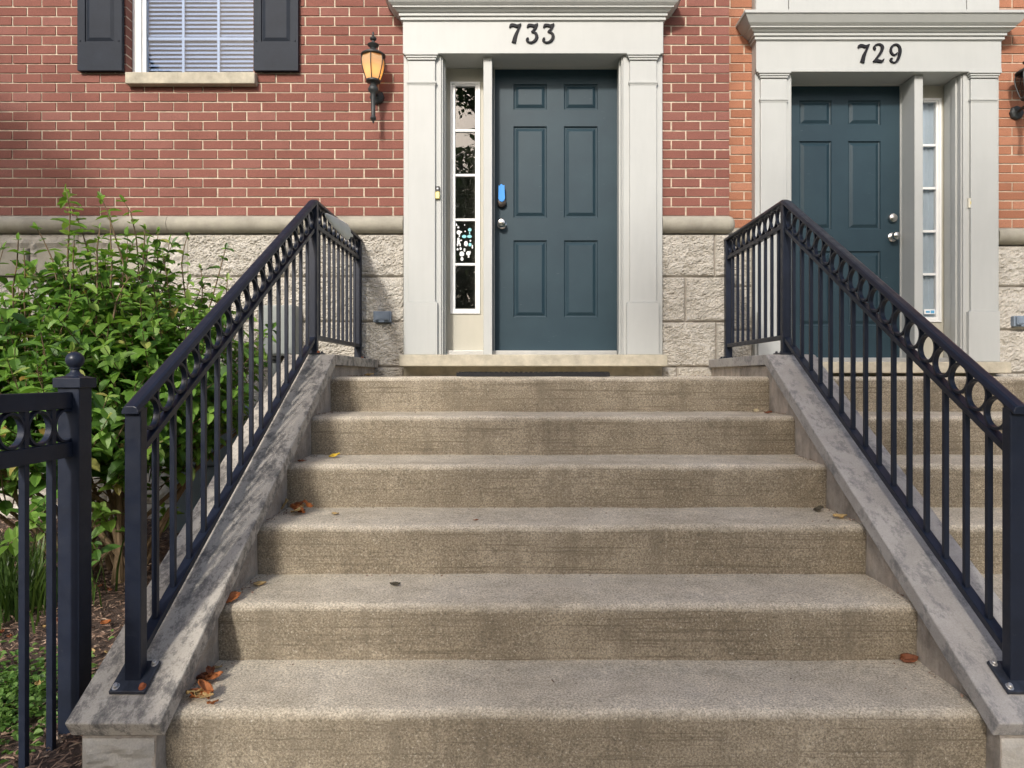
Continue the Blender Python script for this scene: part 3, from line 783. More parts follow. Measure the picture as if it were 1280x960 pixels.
# stickers on the fourth pane: loose little shapes
def dots(shapes, mat, name, par, y):
    for i, (u, v, w, h, k) in enumerate(shapes):
        mb = MB(); x, _, z = P(u, v, y); s_ = y/F
        n = {'o': 12, 't': 3, 'b': 4, 'd': 7}[k]
        a0 = {'o': 0, 't': math.pi/2, 'b': math.pi/4+.3*(i % 3), 'd': math.pi/2}[k]
        pts = [(x+w*s_*.5*math.cos(a0+q*2*math.pi/n), z+h*s_*.5*math.sin(a0+q*2*math.pi/n)) for q in range(n)]
        mb.prism_y(pts, y-.0012*(1+.1*i), y-.0002)
        obj(name, mb, mat, par)
gy = gl[4]+.0138
dots([(570.5, 281, 3.5, 5, 't'), (572.8, 284.2, 3.5, 4, 't'), (573.5, 290.5, 5.5, 5.5, 'o'), (574.2, 294.5, 2, 5, 'b'), (576.4, 290, 3, 2.5, 'b'), (573, 298.8, 3, 3.5, 'o'), (573.2, 303, 5, 7, 'b'), (576.2, 300.5, 4, 2, 'b'), (572, 306, 2.2, 5, 'b'), (575.2, 306, 2.2, 5, 'b'),
      (582.4, 304.6, 5, 7, 'd'), (588, 301, 2.4, 2.4, 'o'), (581.5, 289.3, 1.8, 1.8, 'o'), (572, 311.7, 2.5, 3, 'o'), (575.8, 310.8, 3, 3.5, 'o'), (580.6, 312.6, 3, 5.5, 'b'), (577.3, 317.5, 6, 6.5, 'o'), (577.5, 323.8, 4, 5, 'd'), (585.4, 316.8, 5.5, 5.5, 'o'), (585.8, 320.6, 3, 5, 't'), (587.6, 315, 3, 3, 't'), (590.5, 308.5, 2, 6, 'b'), (580.8, 281.3, 1.4, 1.4, 'o')], 'sticker_white', 'sticker', sd, gy)
dots([(580.2, 295.6, 6, 4, 'o'), (586.8, 295.6, 6, 4, 'o'), (587.2, 287.3, 4.4, 4.4, 'o'), (587.1, 291.5, 1.6, 4.5, 'b'), (587.5, 305.8, 4, 4.4, 'o')], 'sticker_cyan', 'sticker', sd, gy)
# upper window with blinds, sill and shutters
mb = MB(); y0, y1 = YB_+.075, YB_+.13
zt_ = 3.75
for k, (w, ya) in enumerate(((.062, y0), (.030, y0+.014))):
    o_ = 0 if k == 0 else .0625
    a, b, c, e = WX0+.001+o_, WX1-.001-o_*.28, WZ+.002+o_*.35, zt_-.002
    ww = w if k == 0 else .028
    wr = .018 if k == 0 else .016; wb = .024 if k == 0 else .018
    mb.box(a, a+ww, ya, y1, c, e); mb.box(b-wr, b, ya, y1, c, e); mb.box(a+ww, b-wr, ya, y1, c, c+wb); mb.box(a+ww, b-wr, ya, y1, e-.05, e)
win = obj('window', mb, 'vinyl_white', house, bevel=.003)
gx0, gx1, gz0_, gz1_ = WX0+.094, WX1-.04, WZ+.045, zt_-.06
mb = MB(); mb.box(gx0-.004, gx1+.004, y0+.030, y0+.034, gz0_-.005, gz1_); obj('pane', mb, 'window_glass', win)
mb = MB()
for k in (1, 2): x = gx0+(gx1-gx0)*k/3; mb.box(x-.009, x+.009, y0+.0345, y0+.040, gz0_, gz1_)
zz = 2.428
while zz < gz1_: mb.box(gx0, gx1, y0+.035, y0+.0415, zz-.009, zz+.009); zz += .31
obj('grille', mb, 'vinyl_white', win)
mb = MB(); zz = gz0_-.02
while zz < gz1_ :
    mb.add([(gx0-.01, y0+.050, zz), (gx1+.01, y0+.050, zz), (gx1+.01, y0+.056, zz+.013), (gx0-.01, y0+.056, zz+.013), (gx1+.01, y0+.072, zz+.0275), (gx0-.01, y0+.072, zz+.0275)], [(0, 1, 2, 3), (3, 2, 4, 5)]); zz += .031
obj('blind', mb, 'blind_slat', win)
mb = MB(); mb.box(WX0-.05, WX1+.05, y0+.12, y0+.14, WZ-.1, zt_+.1); obj('window_backing', mb, 'interior', house)
mb = MB(); mb.box(-2.742, -1.842, YB_-.055, YB_+.12, WZ-.080, WZ+.001)
obj('window_sill', mb, 'sill_stone', win, bevel=.006)
for a, b in ((-3.083, -2.774), (-1.856, -1.546)):
    mb = MB(); panel_slab(mb, a, b, 2.134, 3.75, YB_-.038, .034, [(a+.052, b-.052, 2.134+.20, 3.0), (a+.052, b-.052, 3.09, 3.68)], [(.002, .010), (.008, .011), (.030, .003), (.032, .003)])
    for sx in (a+.02, b-.02):
        mb.lathe_y([(.006, 0), (.006, -.003), (.003, -.004)], (sx, YB_-.038, 2.34), 10)
    obj('shutter', mb, 'shutter_paint', house, bevel=.002)

# ------------------------------------------------------------------ house 729
house2 = thing('brick_house', 'orange brick house with number 729 and its teal door behind the right railing', 'house', (2.56, D0+.18, GZ))
Y2, dz = D0+.18, -.045
ob, om = MB(), MB(); rn = random.Random(5)
bricks(ob, om, 1.474, 9.5, 1.128+dz, 4.9, [(1.688, 3.440, -2, 4.8)], Y2, .2056, .0668, 1.53, rn)
obj('brick_wall', ob, 'orange_brick', house2); obj('mortar', om, 'mortar', house2)
rk, jt = MB(), MB()
ZS2 = [z_+dz for z_ in ZS]
rock_wall(rk, jt, 1.474, 1.688, ZS2, Y2-.012, [[]]*7, seed=8)
obj('stone_base', rk, 'rock_stone', house2); obj('stone_joint', jt, 'dark_joint', house2)
rk, jt = MB(), MB()
rock_wall(rk, jt, 3.440, 9.5, ZS2, Y2-.012, [[4.1, 4.9, 5.6, 6.5, 7.3, 8.4], [3.8, 4.5, 5.2, 6.1, 6.9, 8.0], [4.2, 5.0, 5.8, 6.6, 7.5, 8.6], [3.7, 4.6, 5.5, 6.3, 7.6], [4.0, 5.1, 6.2, 7.1, 8.2], [4.3, 5.4, 6.6, 7.8], [4.0, 5.2, 6.0, 7.2, 8.5]], seed=12, res=.010)
obj('stone_base', rk, 'rock_stone', house2); obj('stone_joint', jt, 'dark_joint', house2)
bc = MB(); bullnose(bc, 1.476, 1.683, Y2, 1.006+dz, 1.124+dz, .075); obj('belt_course', bc, 'limestone', house2, smooth=True)
bc = MB(); bullnose(bc, 3.446, 9.5, Y2, 1.006+dz, 1.124+dz, .075); obj('belt_course', bc, 'limestone', house2, smooth=True)
sd2, door729, gl2 = entry(house2, 1.688, 1.945, 3.184, 3.440, Y2, 2.226+dz, 2.446+dz, True, '729', (2.412, 2.515, 2.634), 2.285+dz, .151+dz, .190+dz, 2.220+dz, 1.954, 2.844,
      (2.848, 2.909), (2.909, 3.184, 2.962, 3.117, .491+dz, 2.104+dz), True)
ga, gb, gz0, gz1, ys = gl2
mb = MB(); n = 60; x0, x1 = ga-.02, gb+.02
pts = [(x0+(x1-x0)*k/n, ys+.036+.010*math.sin(k*1.15)+.004*math.sin(k*.47)) for k in range(n+1)]
mb.add([(x, y, z) for z in (gz0-.02, gz1+.02) for x, y in pts], [(k, k+1, n+2+k, n+1+k) for k in range(n)])
obj('curtain', mb, 'curtain', sd2, smooth=True)
x, _, z = P(1163.5, 389.5, ys)
mb = MB(); mb.box(x-.042, x+.040, ys+.0115, ys+.0136, z-.018, z+.018); st = obj('sticker', mb, 'sticker_white', sd2)
for q in ((x-.030, x, z-.008, z+.006), (x+.006, x+.034, z-.012, z+.010)):
    mb = MB(); mb.box(q[0], q[1], ys+.0105, ys+.0114, q[2], q[3]); obj('sticker', mb, 'sticker_blue', sd2)
mb = MB(); mb.box(1.5, 9.5, Y2+.12, Y2+.30, 2.75, 4.9); mb.box(3.46, 9.5, Y2+.13, Y2+.30, -1.2, 2.75); obj('inner_wall', mb, 'interior', house2)

# ------------------------------------------------------------------ wall lanterns
def lantern(label, X, ztip, lit, wall):
    d = wall-.135; s_ = d/F
    ks = s_/4.0; zt = ztip+452*ks          # crop pixels are a quarter of photo pixels; tip of the stem at ztip
    root = thing('wall_lantern', label, 'lantern', (X, wall, ztip+.18), 'lanterns beside the doors')
    pr = lambda L: [(r*ks, -(y-150)*ks) for r, y in L]
    n = 6
    mb = MB(); mb.lathe(pr([(.5, 150), (4, 153), (6, 158), (4, 165), (5, 170), (10, 176), (17, 184), (15, 191), (7, 196), (7, 202), (17, 209), (29, 216), (27, 222), (15, 230), (13, 236), (22, 243), (34, 251), (52, 262), (61, 268), (61, 273), (55, 276)]), (X, d, zt), 24)
    obj('crown', mb, 'lamp_black', root, smooth=True)
    gp = [(55, 276), (60, 290), (61, 303), (58, 325), (50, 355), (40, 385), (33, 398)]
    mb = MB(); mb.lathe(pr([(r-2.5, y) for r, y in gp]), (X, d, zt), n, rot=math.pi/6)
    obj('glass_shade', mb, 'frosted_glass' if lit else 'lamp_clear', root, smooth=False)
    mb = MB()
    for k in range(n):
        a = math.pi/6+k*math.pi/3
        mb.tube([(X+r*ks*math.cos(a), d+r*ks*math.sin(a), zt-(y-150)*ks) for r, y in gp], 2.6*ks, 6)
    obj('cage', mb, 'lamp_black', root, smooth=True)
    mb = MB(); mb.lathe(pr([(36, 394), (36, 402), (28, 406), (18, 410), (15, 418), (22, 428), (26, 438), (23, 450), (15, 458), (12, 470), (11, 520), (9.5, 570), (13, 576), (16, 584), (12, 592), (5, 598), (5, 604), (1, 610)]), (X, d, zt), 20)
    obj('stem', mb, 'lamp_black', root, smooth=True)
    zc = zt-(440-150)*ks
    mb = MB(); mb.lathe_y([(.052, 0), (.052, -.012), (.044, -.022), (.020, -.028), (.016, -.032)], (X, wall-.001, zc), 8); obj('back_plate', mb, 'lamp_black', root, bevel=.002)
    mb = MB(); mb.tube([(X, wall-.02, zc), (X, wall-.06, zc+.012), (X, d+.02, zc+.006)], .012, 10); obj('arm', mb, 'lamp_black', root, smooth=True)
    if lit:
        mb = MB(); mb.lathe([(.002, -.030), (.010, -.026), (.014, -.012), (.011, .004), (.004, .022), (.001, .028)], (X, d, zt-(345-150)*ks), 14); obj('bulb', mb, 'lit_bulb', root, smooth=True)
lantern('black wall lantern with lit amber glass on red brick left of door 733', (466.5-PU)/F*(D0-.135), (PV-152.5)/F*(D0-.135), True, D0)
lantern('unlit black wall lantern on orange brick at the right edge', 3.61, (PV-173)/F*(Y2-.135), False, Y2)

# ------------------------------------------------------------------ small fixtures on the walls
def outlet(label, X0, z0, y):
    root = thing('outlet_cover', label, 'outlet', (X0, y, z0), 'outlet covers on the stone base')
    mb = MB(); mb.box(X0-.062, X0+.062, y-.045, y-.0, z0-.038, z0+.038); obj('back_box', mb, 'outlet_grey', root, bevel=.005)
    mb = MB(); mb.box(X0-.050, X0+.050, y-.062, y-.0455, z0-.026, z0+.032); mb.box(X0-.040, X0+.040, y-.067, y-.0625, z0-.018, z0+.024); mb.box(X0-.02, X0+.02, y-.064, y-.046, z0-.040, z0-.0275); obj('lid', mb, 'outlet_grey', root, bevel=.004)
outlet('blue grey weatherproof outlet cover on stone between left railing and door 733', (478-PU)/F*4.745, (PV-396)/F*4.745, 4.778)
outlet('blue grey weatherproof outlet cover on stone at the right edge', (1277-PU)/F*4.92, (PV-401.5)/F*4.92, 4.955)
x, _, z = P(547.5, 241, D0-.06)
root = thing('door_bell', 'small black and brass door bell on the trim left of door 733', 'door bell', (x, D0-.065, z))
mb = MB(); mb.box(x-.015, x+.015, D0-.086, D0-.067, z+.002, z+.040); obj('black_button', mb, 'bell_black', root, bevel=.004)
mb = MB(); mb.box(x-.015, x+.015, D0-.090, D0-.067, z-.048, z+.0015); obj('brass_box', mb, 'bell_gold', root, bevel=.004)
mb = MB(); mb.lathe_y([(.007, 0), (.007, -.003), (.003, -.0045)], (x, D0-.0865, z+.021), 12); obj('button_dot', mb, 'aluminium', root)
x, _, z = P(1210.5, 254.5, Y2-.06)
root = thing('door_bell', 'narrow cream door bell on the trim right of door 729', 'door bell', (x, Y2-.065, z))
mb = MB(); mb.box(x-.013, x+.013, Y2-.084, Y2-.067, z-.036, z+.036); obj('case', mb, 'bell_cream', root, bevel=.003)
mb = MB(); mb.box(x-.004, x+.010, Y2-.089, Y2-.0845, z-.012, z+.010); obj('button', mb, 'bell_gold', root, bevel=.002)
# blue tag hanging from the lock of 733
kx = -.185+.89*.060; zt_ = .190+2.03*.523
mb = MB(); ypl = D0+.14-.037
pts = [(-.022, .125), (-.014, .118), (-.010, .128), (0, .132), (.012, .122), (.020, .126), (.024, .030), (.016, .012), (.004, .004), (-.014, .010), (-.024, .028)]
mb.prism_y([(kx+a, zt_+b-.002) for a, b in pts], ypl-.004, ypl)
tag(obj('lock_tag', mb, 'blue_plastic', bevel=.001, at=(kx, ypl, zt_+.06)), 'bright blue plastic tag above the dark lock of door 733', 'tag')
# door mat
mb = MB(); mb.box(-.375, .53, 4.02, 4.46, .002, .026)
for k in range(30): mb.box(-.36+k*.03, -.345+k*.03, 4.025, 4.455, .0262, .0302)
tag(obj('door_mat', mb, 'rubber', at=(.08, 4.28, .002)), 'thin black rubber door mat on the landing before door 733', 'door mat')
# utility boxes
x0, x1, z0, z1 = -1.79, -1.535, .145, .49
root = thing('meter_box', 'pale grey green meter box on the stone behind the left railing', 'meter box', (-1.66, 4.70, z0))
mb = MB(); mb.box(x0, x1, 4.66, 4.765, z0, z1); obj('case', mb, 'meter_grey', root, bevel=.008)
mb = MB(); mb.box(x0+.012, x1-.012, 4.652, 4.6595, z0+.012, z1-.012); mb.box(x0+.02, x0+.028, 4.648, 4.6515, z0+.02, z1-.02); obj('cover', mb, 'meter_grey', root, bevel=.004)
mb = MB(); mb.tube([(-1.70, 4.72, z0), (-1.70, 4.72, -.98)], .022, 12); mb.tube([(-1.60, 4.73, z0), (-1.60, 4.73, z0-.10), (-1.58, 4.735, z0-.16), (-1.58, 4.735, -.98)], .012, 10); obj('conduit', mb, 'meter_grey', root, smooth=True)
mb = MB(); mb.lathe([(.045, 0), (.045, -.025), (.026, -.03), (.026, -.05)], (-1.70, 4.72, z0), 16); obj('hub', mb, 'lamp_black', root, smooth=True)
root = thing('utility_cabinet', 'blue grey metal utility cabinet half hidden by the shrub', 'cabinet', (-2.0, 4.60, -.98))
mb = MB(); mb.box(-2.24, -1.83, 4.40, 4.70, -1.02, -.58); obj('base', mb, 'cabinet_blue', root, bevel=.008)
mb = MB(); mb.box(-2.25, -1.82, 4.39, 4.71, -.575, -.20); obj('cover', mb, 'cabinet_blue', root, bevel=.012)

# ------------------------------------------------------------------ shrub
def leaf_geo(mb, p, ax, nr, L, w, curl, rr):
    ax = ax.normalized(); sd = ax.cross(nr).normalized(); nr = sd.cross(ax).normalized()
    row = []
    prof = ((0, .06), (.20, .76), (.50, 1.0), (.80, .66), (1.0, .0))
    vs = []; fs = []
    for t_, ww in prof:
        c = p+ax*(L*t_)-nr*(curl*L*t_*t_)
        h = nr*(w*.28*ww)
        if ww > .0:
            vs += [c-sd*(w*.5*ww)+h, c, c+sd*(w*.5*ww)+h]
        else: vs += [c]
    for k in range(3):
        o = k*3; fs += [(o, o+1, o+4, o+3), (o+1, o+2, o+5, o+4)]
    fs += [(9, 10, 12), (10, 11, 12)]
    mb.add(vs, fs)
rr = random.Random(21)
SB = Vector((-2.15, 3.55, garden_z(-2.15, 3.55)))
shrub = thing('leafy_shrub', 'big green leafy shrub in the garden bed left of the stairs', 'shrub', tuple(SB))
lv, nl, stm = MB(), MB(), MB()
def twig(p0, dirv, L, n, lm, size, r0=.0035, droop=.0):
    p = Vector(p0); dv = dirv.normalized(); pts = [p.copy()]
    ph = rr.uniform(0, math.pi)
    for k in range(n):
        dv = (dv+Vector((rr.gauss(0, .10), rr.gauss(0, .10), rr.gauss(0, .06)-droop))).normalized()
        p = p+dv*(L/n); pts.append(p.copy())
        if k >= 1 or n < 5:
            ph += math.pi/2+rr.gauss(0, .25)
            a = Vector((0, 0, 1)) if abs(dv.z) < .9 else Vector((1, 0, 0))
            u = dv.cross(a).normalized(); w_ = dv.cross(u)
            f = 1.0 if k < n-2 else .72
            for s_ in (0, math.pi):
                if rr.random() < .06: continue
                out = u*math.cos(ph+s_)+w_*math.sin(ph+s_)
                ld = (out*.95+dv*.35+Vector((0, 0, -.18+rr.gauss(0, .18)))).normalized()
                up = (Vector((0, -.25, 1))+dv*.3+Vector((rr.gauss(0, .2), rr.gauss(0, .2), 0))).normalized()
                if abs(ld.dot(up)) > .97: up = Vector((1, 0, .2))
                l_ = size*f*rr.uniform(.55, 1.25)
                leaf_geo(lm, p, ld, up, l_, l_*rr.uniform(.48, .68), rr.uniform(.0, .35), rr)
    leaf_geo(lm, p, dv, Vector((rr.gauss(0, .5), -.6, .5)), size*.6, size*.28, .1, rr)
    stm.tube([tuple(q) for q in pts[::2]+[pts[-1]]], [max(.0012, r0*(1-.6*i/max(1, len(pts[::2])))) for i in range(len(pts[::2])+1)], 5)
lobes = [((-2.55, 3.50, .02), (.55, .45, .40), 95), ((-1.98, 3.62, -.02), (.50, .42, .40), 90), ((-2.20, 3.75, .32), (.42, .38, .34), 64), ((-3.1, 3.6, .12), (.55, .45, .45), 62), ((-1.78, 3.80, -.05), (.30, .40, .34), 46),
         ((-1.98, 3.50, -.34), (.34, .42, .24), 50), ((-2.5, 3.30, -.36), (.55, .42, .26), 64), ((-3.1, 3.4, -.4), (.5, .5, .3), 34), ((-2.2, 3.2, -.22), (.55, .32, .30), 56)]
for c, rad, n in lobes:
    c = Vector(c)
    for i in range(int(n*1.95)):
        v = Vector((rr.gauss(0, 1), rr.gauss(0, 1), rr.gauss(0, 1))).normalized()
        q = rr.random()**.33
        p = c+Vector((v.x*rad[0]*q, v.y*rad[1]*q, v.z*rad[2]*q))
        if p.x > -1.34: p.x = -1.34-rr.uniform(0, .1)
        if p.y > 4.5: p.y = 4.45
        if p.z < -.60+.25*max(0, p.x+2.0): p.z = -.56+.25*max(0, p.x+2.0)+rr.uniform(0, .2)
        if p.x > -1.62 and p.z < -.35-(p.y-3.3)*.0+(-1.30-p.x)*.4: pass
        dv = Vector((v.x*.7, v.y*.7-.15, .75+v.z*.5+rr.gauss(0, .2)))
        twig(p-dv.normalized()*.12, dv, rr.uniform(.16, .34), rr.randint(4, 6), lv if rr.random() < .86 else nl, rr.uniform(.078, .108))
# tall young shoots on top: (u, v of the tip, d, v of foot)
for u, v, d, vb in ((88, 240, 3.5, 350), (112, 246, 3.6, 350), (152, 250, 3.5, 350), (168, 254, 3.7, 350), (132, 268, 3.5, 360), (62, 286, 3.6, 380), (22, 300, 3.5, 390), (205, 282, 3.8, 370), (180, 285, 3.6, 370), (226, 292, 3.8, 380), (262, 308, 3.9, 410), (118, 285, 3.4, 370), (96, 300, 3.5, 380), (245, 330, 3.9, 420), (272, 350, 3.9, 430), (40, 320, 3.5, 400), (150, 300, 3.5, 370), (8, 330, 3.4, 400), (215, 320, 3.7, 400), (140, 330, 3.4, 400)):
    a = Vector(P(u+rr.uniform(-12, 12), vb, d)); b = Vector(P(u, v, d)); L = (b-a).length
    tall = v < 275
    twig(a, b-a, L, max(6, int(L/.055)), nl if tall or rr.random() < .5 else lv, rr.uniform(.07, .09) if tall else rr.uniform(.055, .075), .005)
# sparse lower sprigs near the mulch
for u, v, d in ((137, 640, 3.3), (128, 690, 3.1), (120, 712, 3.0), (158, 560, 3.6), (142, 600, 3.3), (176, 590, 3.7), (205, 560, 3.9), (20, 640, 2.9), (50, 630, 3.0), (8, 668, 2.8), (60, 655, 2.9), (210, 640, 3.9), (150, 650, 3.5)):
    p = Vector(P(u, v+18, d)); twig(p, Vector((rr.gauss(0, .5), -.4, .7)), .14, 4, lv if rr.random() < .5 else nl, .085)
# woody stems from the base
for i in range(26):
    a = rr.uniform(0, 2*math.pi); b0 = SB+Vector((math.cos(a)*.16, math.sin(a)*.13, -.02))
    c = Vector(rr.choice(lobes)[0])+Vector((rr.gauss(0, .2), rr.gauss(0, .2), 0))
    m = (b0*.55+c*.45)+Vector((rr.gauss(0, .08), rr.gauss(0, .08), .1))
    pts = [b0, b0*.7+m*.3, m, m*.45+c*.55, c]
    stm.tube([tuple(p) for p in pts], [.016, .013, .010, .008, .005], 7)
obj('foliage', lv, 'shrub_leaf', shrub); obj('young_foliage', nl, 'shrub_new_leaf', shrub); obj('stems', stm, 'stem', shrub, smooth=True)
# rusty leaf caught in the shrub
# ------------------------------------------------------------------ grass clump and ground cover
gx, gd = -2.35, 3.1
mb = MB(); rg_ = random.Random(8)
for i in range(420):
    x = gx+rg_.gauss(0, .16); d = gd+rg_.gauss(0, .14); z = garden_z(x, d)
    L = rg_.uniform(.2, .42); a = rg_.uniform(0, 2*math.pi); le = rg_.uniform(.1, .6); w = rg_.uniform(.003, .006)
    o = Vector((math.cos(a), math.sin(a), 0)); s_ = Vector((-math.sin(a), math.cos(a), 0))*w
    ps = [Vector((x, d, z))+o*(le*L*t_*t_)+Vector((0, 0, L*(t_-.25*le*t_*t_))) for t_ in (0, .35, .7, 1)]
    mb.add([ps[0]-s_, ps[0]+s_, ps[1]-s_, ps[1]+s_, ps[2]-s_*.7, ps[2]+s_*.7, ps[3]], [(0, 1, 3, 2), (2, 3, 5, 4), (4, 5, 6)])
tag(obj('grass_clump', mb, 'grass_blade', at=(gx, gd, garden_z(gx, gd))), 'clump of long thin dark green grass behind the fence', 'grass plant')
mb = MB(); rg_ = random.Random(15)
for i in range(3000):
    x = -1.85+rg_.gauss(0, .20); d = 2.22+rg_.gauss(0, .16)
    if x > -1.47+(d-2.4)*-.1: continue
    z = garden_z(x, d)+abs(rg_.gauss(0, .035))
    a = rg_.uniform(0, 2*math.pi); ax = Vector((math.cos(a), math.sin(a), rg_.gauss(.1, .3)))
    leaf_geo(mb, Vector((x, d, z)), ax, Vector((rg_.gauss(0, .3), rg_.gauss(0, .3), 1)), rg_.uniform(.018, .034), rg_.uniform(.014, .024), .2, rg_)
o = obj('ground_cover', mb, 'cover_leaf'); o['kind'] = 'stuff'; o['label'] = 'low bright green ground cover creeping over the mulch by the fence'; o['category'] = 'ground cover'

# ------------------------------------------------------------------ fallen leaves
def dry_leaf(label, p, size, mat, rot, tilt, curl, rr, group='dry leaves fallen on the stairs'):
    mb = MB(); n = 7; m = 4; vs = []
    ax = Vector((math.cos(rot)*math.cos(tilt), math.sin(rot)*math.cos(tilt), math.sin(tilt))); sd = Vector((-math.sin(rot), math.cos(rot), rr.gauss(0, .25))).normalized(); nr = ax.cross(sd).normalized()
    if nr.z < 0: nr = -nr
    s0 = rr.uniform(0, 50)
    for i in range(n+1):
        t_ = i/n; w = size*.30*math.sin(math.pi*min(1, t_**.8))**.8*(1+.35*noise.noise((t_*6, s0, 0)))+.0008
        for j in range(-m, m+1):
            q = j/m
            c = Vector(p)+ax*size*(t_-.5)+sd*w*q+nr*(curl*size*(q*q*.5+(t_-.5)**2)+size*.17*noise.noise((t_*3.5+s0, q*1.6, s0)))
            vs.append(c)
    k = 2*m+1
    zmin = min(v_.z for v_ in vs); lift = p[2]+.002-zmin
    vs = [v_+Vector((0, 0, lift)) for v_ in vs]
    mb.add(vs, [(i*k+j, i*k+j+1, (i+1)*k+j+1, (i+1)*k+j) for i in range(n) for j in range(2*m)])
    o = obj('fallen_leaf', mb, mat, smooth=True, at=tuple(p))
    s_ = o.modifiers.new('Solidify', 'SOLIDIFY'); s_.thickness = .0006
    tag(o, label, 'leaf', group)
rl = random.Random(4)
def tread(u, v, n):
    h = n*RZ; d = F*h/max(6, v-PV); x = (u-PU)*d/F
    dmin = D1-n*TR+.03; dmax = D1-(n-1)*TR-.012
    d = max(dmin, min(dmax, d)); x = (u-PU)*d/F
    lo, hi = CL+.012, CR-.012
    return (max(lo, min(hi, x)), d, -h+.006*(d-(D1-n*TR))/TR+.001)
singles = [
 ('bright yellow leaf on the third step from the top, near its left end', 418, 573, 2, .052, 'dry_yellow', .2, .5),
 ('small rust leaf in the left corner of the third step from the top', 377, 578, 2, .035, 'dry_rust', .6, .1),
 ('tiny flat tan leaf on the fourth step, just right of the curled leaf pile', 419, 645, 3, .030, 'dry_tan', .0, .0),
 ('tiny orange leaf lying alone left of the middle of the fourth step', 595, 652, 3, .022, 'dry_orange', .3, .0),
 ('pale tan curled leaf at the left end of the fifth step', 325, 733, 4, .045, 'dry_tan', .3, .2),
 ('nearly black leaf lying alone on the fifth step', 494, 734, 4, .042, 'dry_dark', -.2, .1),
 ('rust leaf on the right end of the second step from the top', 960, 518, 1, .045, 'dry_rust', .1, .2),
 ('pale straw bit beside the rust leaf on the second step', 945, 517, 1, .050, 'dry_straw', .9, .25),
 ('yellow tan leaf at the right end of the fourth step', 1050, 649, 3, .052, 'dry_tan', -.5, .1),
 ('thick dark brown leaf at the right wall of the fourth step', 1023, 640, 3, .050, 'dry_dark', .2, .4),
 ('brown leaf in the right back corner of the sixth step', 1136, 830, 5, .062, 'dry_rust', .0, .15),
 ('large rust leaf hanging over the left edge of the fifth step', 288, 766, 4, .075, 'dry_orange', .9, .3),
 ('small orange leaf on the sixth step below the rust pile', 266, 882, 5, .032, 'dry_orange', .5, .1),
 ('tiny orange leaf at the top left of the sixth step', 272, 838, 5, .028, 'dry_tan', .2, .1),
 ('tan leaf fragment on the landing close to the left coping', 466, 470, 0, .060, 'dry_tan', .3, .3)]
for lab, u, v, n, s_, mt, ro, ti in singles:
    p = tread(u, v, n) if n else (-.95, 4.30, .004)
    dry_leaf(lab, p, s_, mt, ro, ti*.5, rl.uniform(.05, .3), rl)
for cu, cv, n, num, lab, gs in ((374, 641, 3, 12, 'curled orange brown leaf in the pile at the left end of the fourth step', (13, 3)), (262, 850, 5, 7, 'orange leaf in the small heap at the back left of the sixth step', (7, 4)), (246, 874, 5, 8, 'curled rust leaf in the heap at the front left of the sixth step', (7, 5))):
    for k in range(num):
        p = tread(cu+rl.gauss(0, gs[0]*.6), cv+rl.gauss(0, gs[1]*.6), n); p = (p[0], p[1], p[2]+.006*(k % 4))
        dry_leaf(lab, p, rl.uniform(.034, .060), rl.choice(['dry_orange', 'dry_orange', 'dry_rust', 'dry_tan']), rl.uniform(-.8, .8), rl.gauss(0, .35), rl.uniform(.0, .42), rl, lab.replace('curled ', '').split(' in the ')[-1] + ' leaves')
for k in range(34):
    x = rl.uniform(-2.2, -1.3); d = rl.uniform(2.2, 3.4)
    dry_leaf('dry leaf scattered on the mulch of the garden bed', (x, d, garden_z(x, d)+.018), rl.uniform(.025, .045), rl.choice(['dry_orange', 'dry_tan', 'dry_rust', 'dry_tan']), rl.uniform(0, 6), rl.gauss(0, .2), rl.uniform(.1, .4), rl, 'dry leaves on the mulch')

# leaf crumbs and grit swept into the corners of the steps
mb = MB(); rc = random.Random(77)
for n in range(0, 6):
    zt_ = -n*RZ; df = D1-n*TR
    for k in range(95):
        w_ = rc.random()
        if w_ < .40: x, d = CL+abs(rc.gauss(0, .03))+.004, df+rc.uniform(.03, TR-.01)
        elif w_ < .58: x, d = CR-abs(rc.gauss(0, .025))-.004, df+rc.uniform(.03, TR-.01)
        elif w_ < .85: x, d = rc.uniform(CL, CR), df+TR-.010-abs(rc.gauss(0, .012))
        else: x, d = rc.uniform(CL, CR), df+rc.uniform(.05, TR-.02)
        if n == 0: d = rc.uniform(4.5, 4.72) if w_ > .5 else d+.3
        c = Vector((x, d, zt_+.0075)); L = rc.uniform(.003, .012); a = rc.uniform(0, 6.28); e = rc.gauss(0, .3)
        ax = Vector((math.cos(a), math.sin(a), e))*L/2; sd = Vector((-math.sin(a), math.cos(a), rc.gauss(0, .4)))*L*rc.uniform(.15, .5)
        mb.add([c-ax, c+sd, c+ax, c-sd, c+Vector((0, 0, L*.3))], [(0, 1, 4), (1, 2, 4), (2, 3, 4), (3, 0, 4)])
o = obj('leaf_crumbs', mb, 'mulch_chip'); o['kind'] = 'stuff'; o['label'] = 'brown leaf crumbs and grit in the corners of the concrete steps'; o['category'] = 'debris'

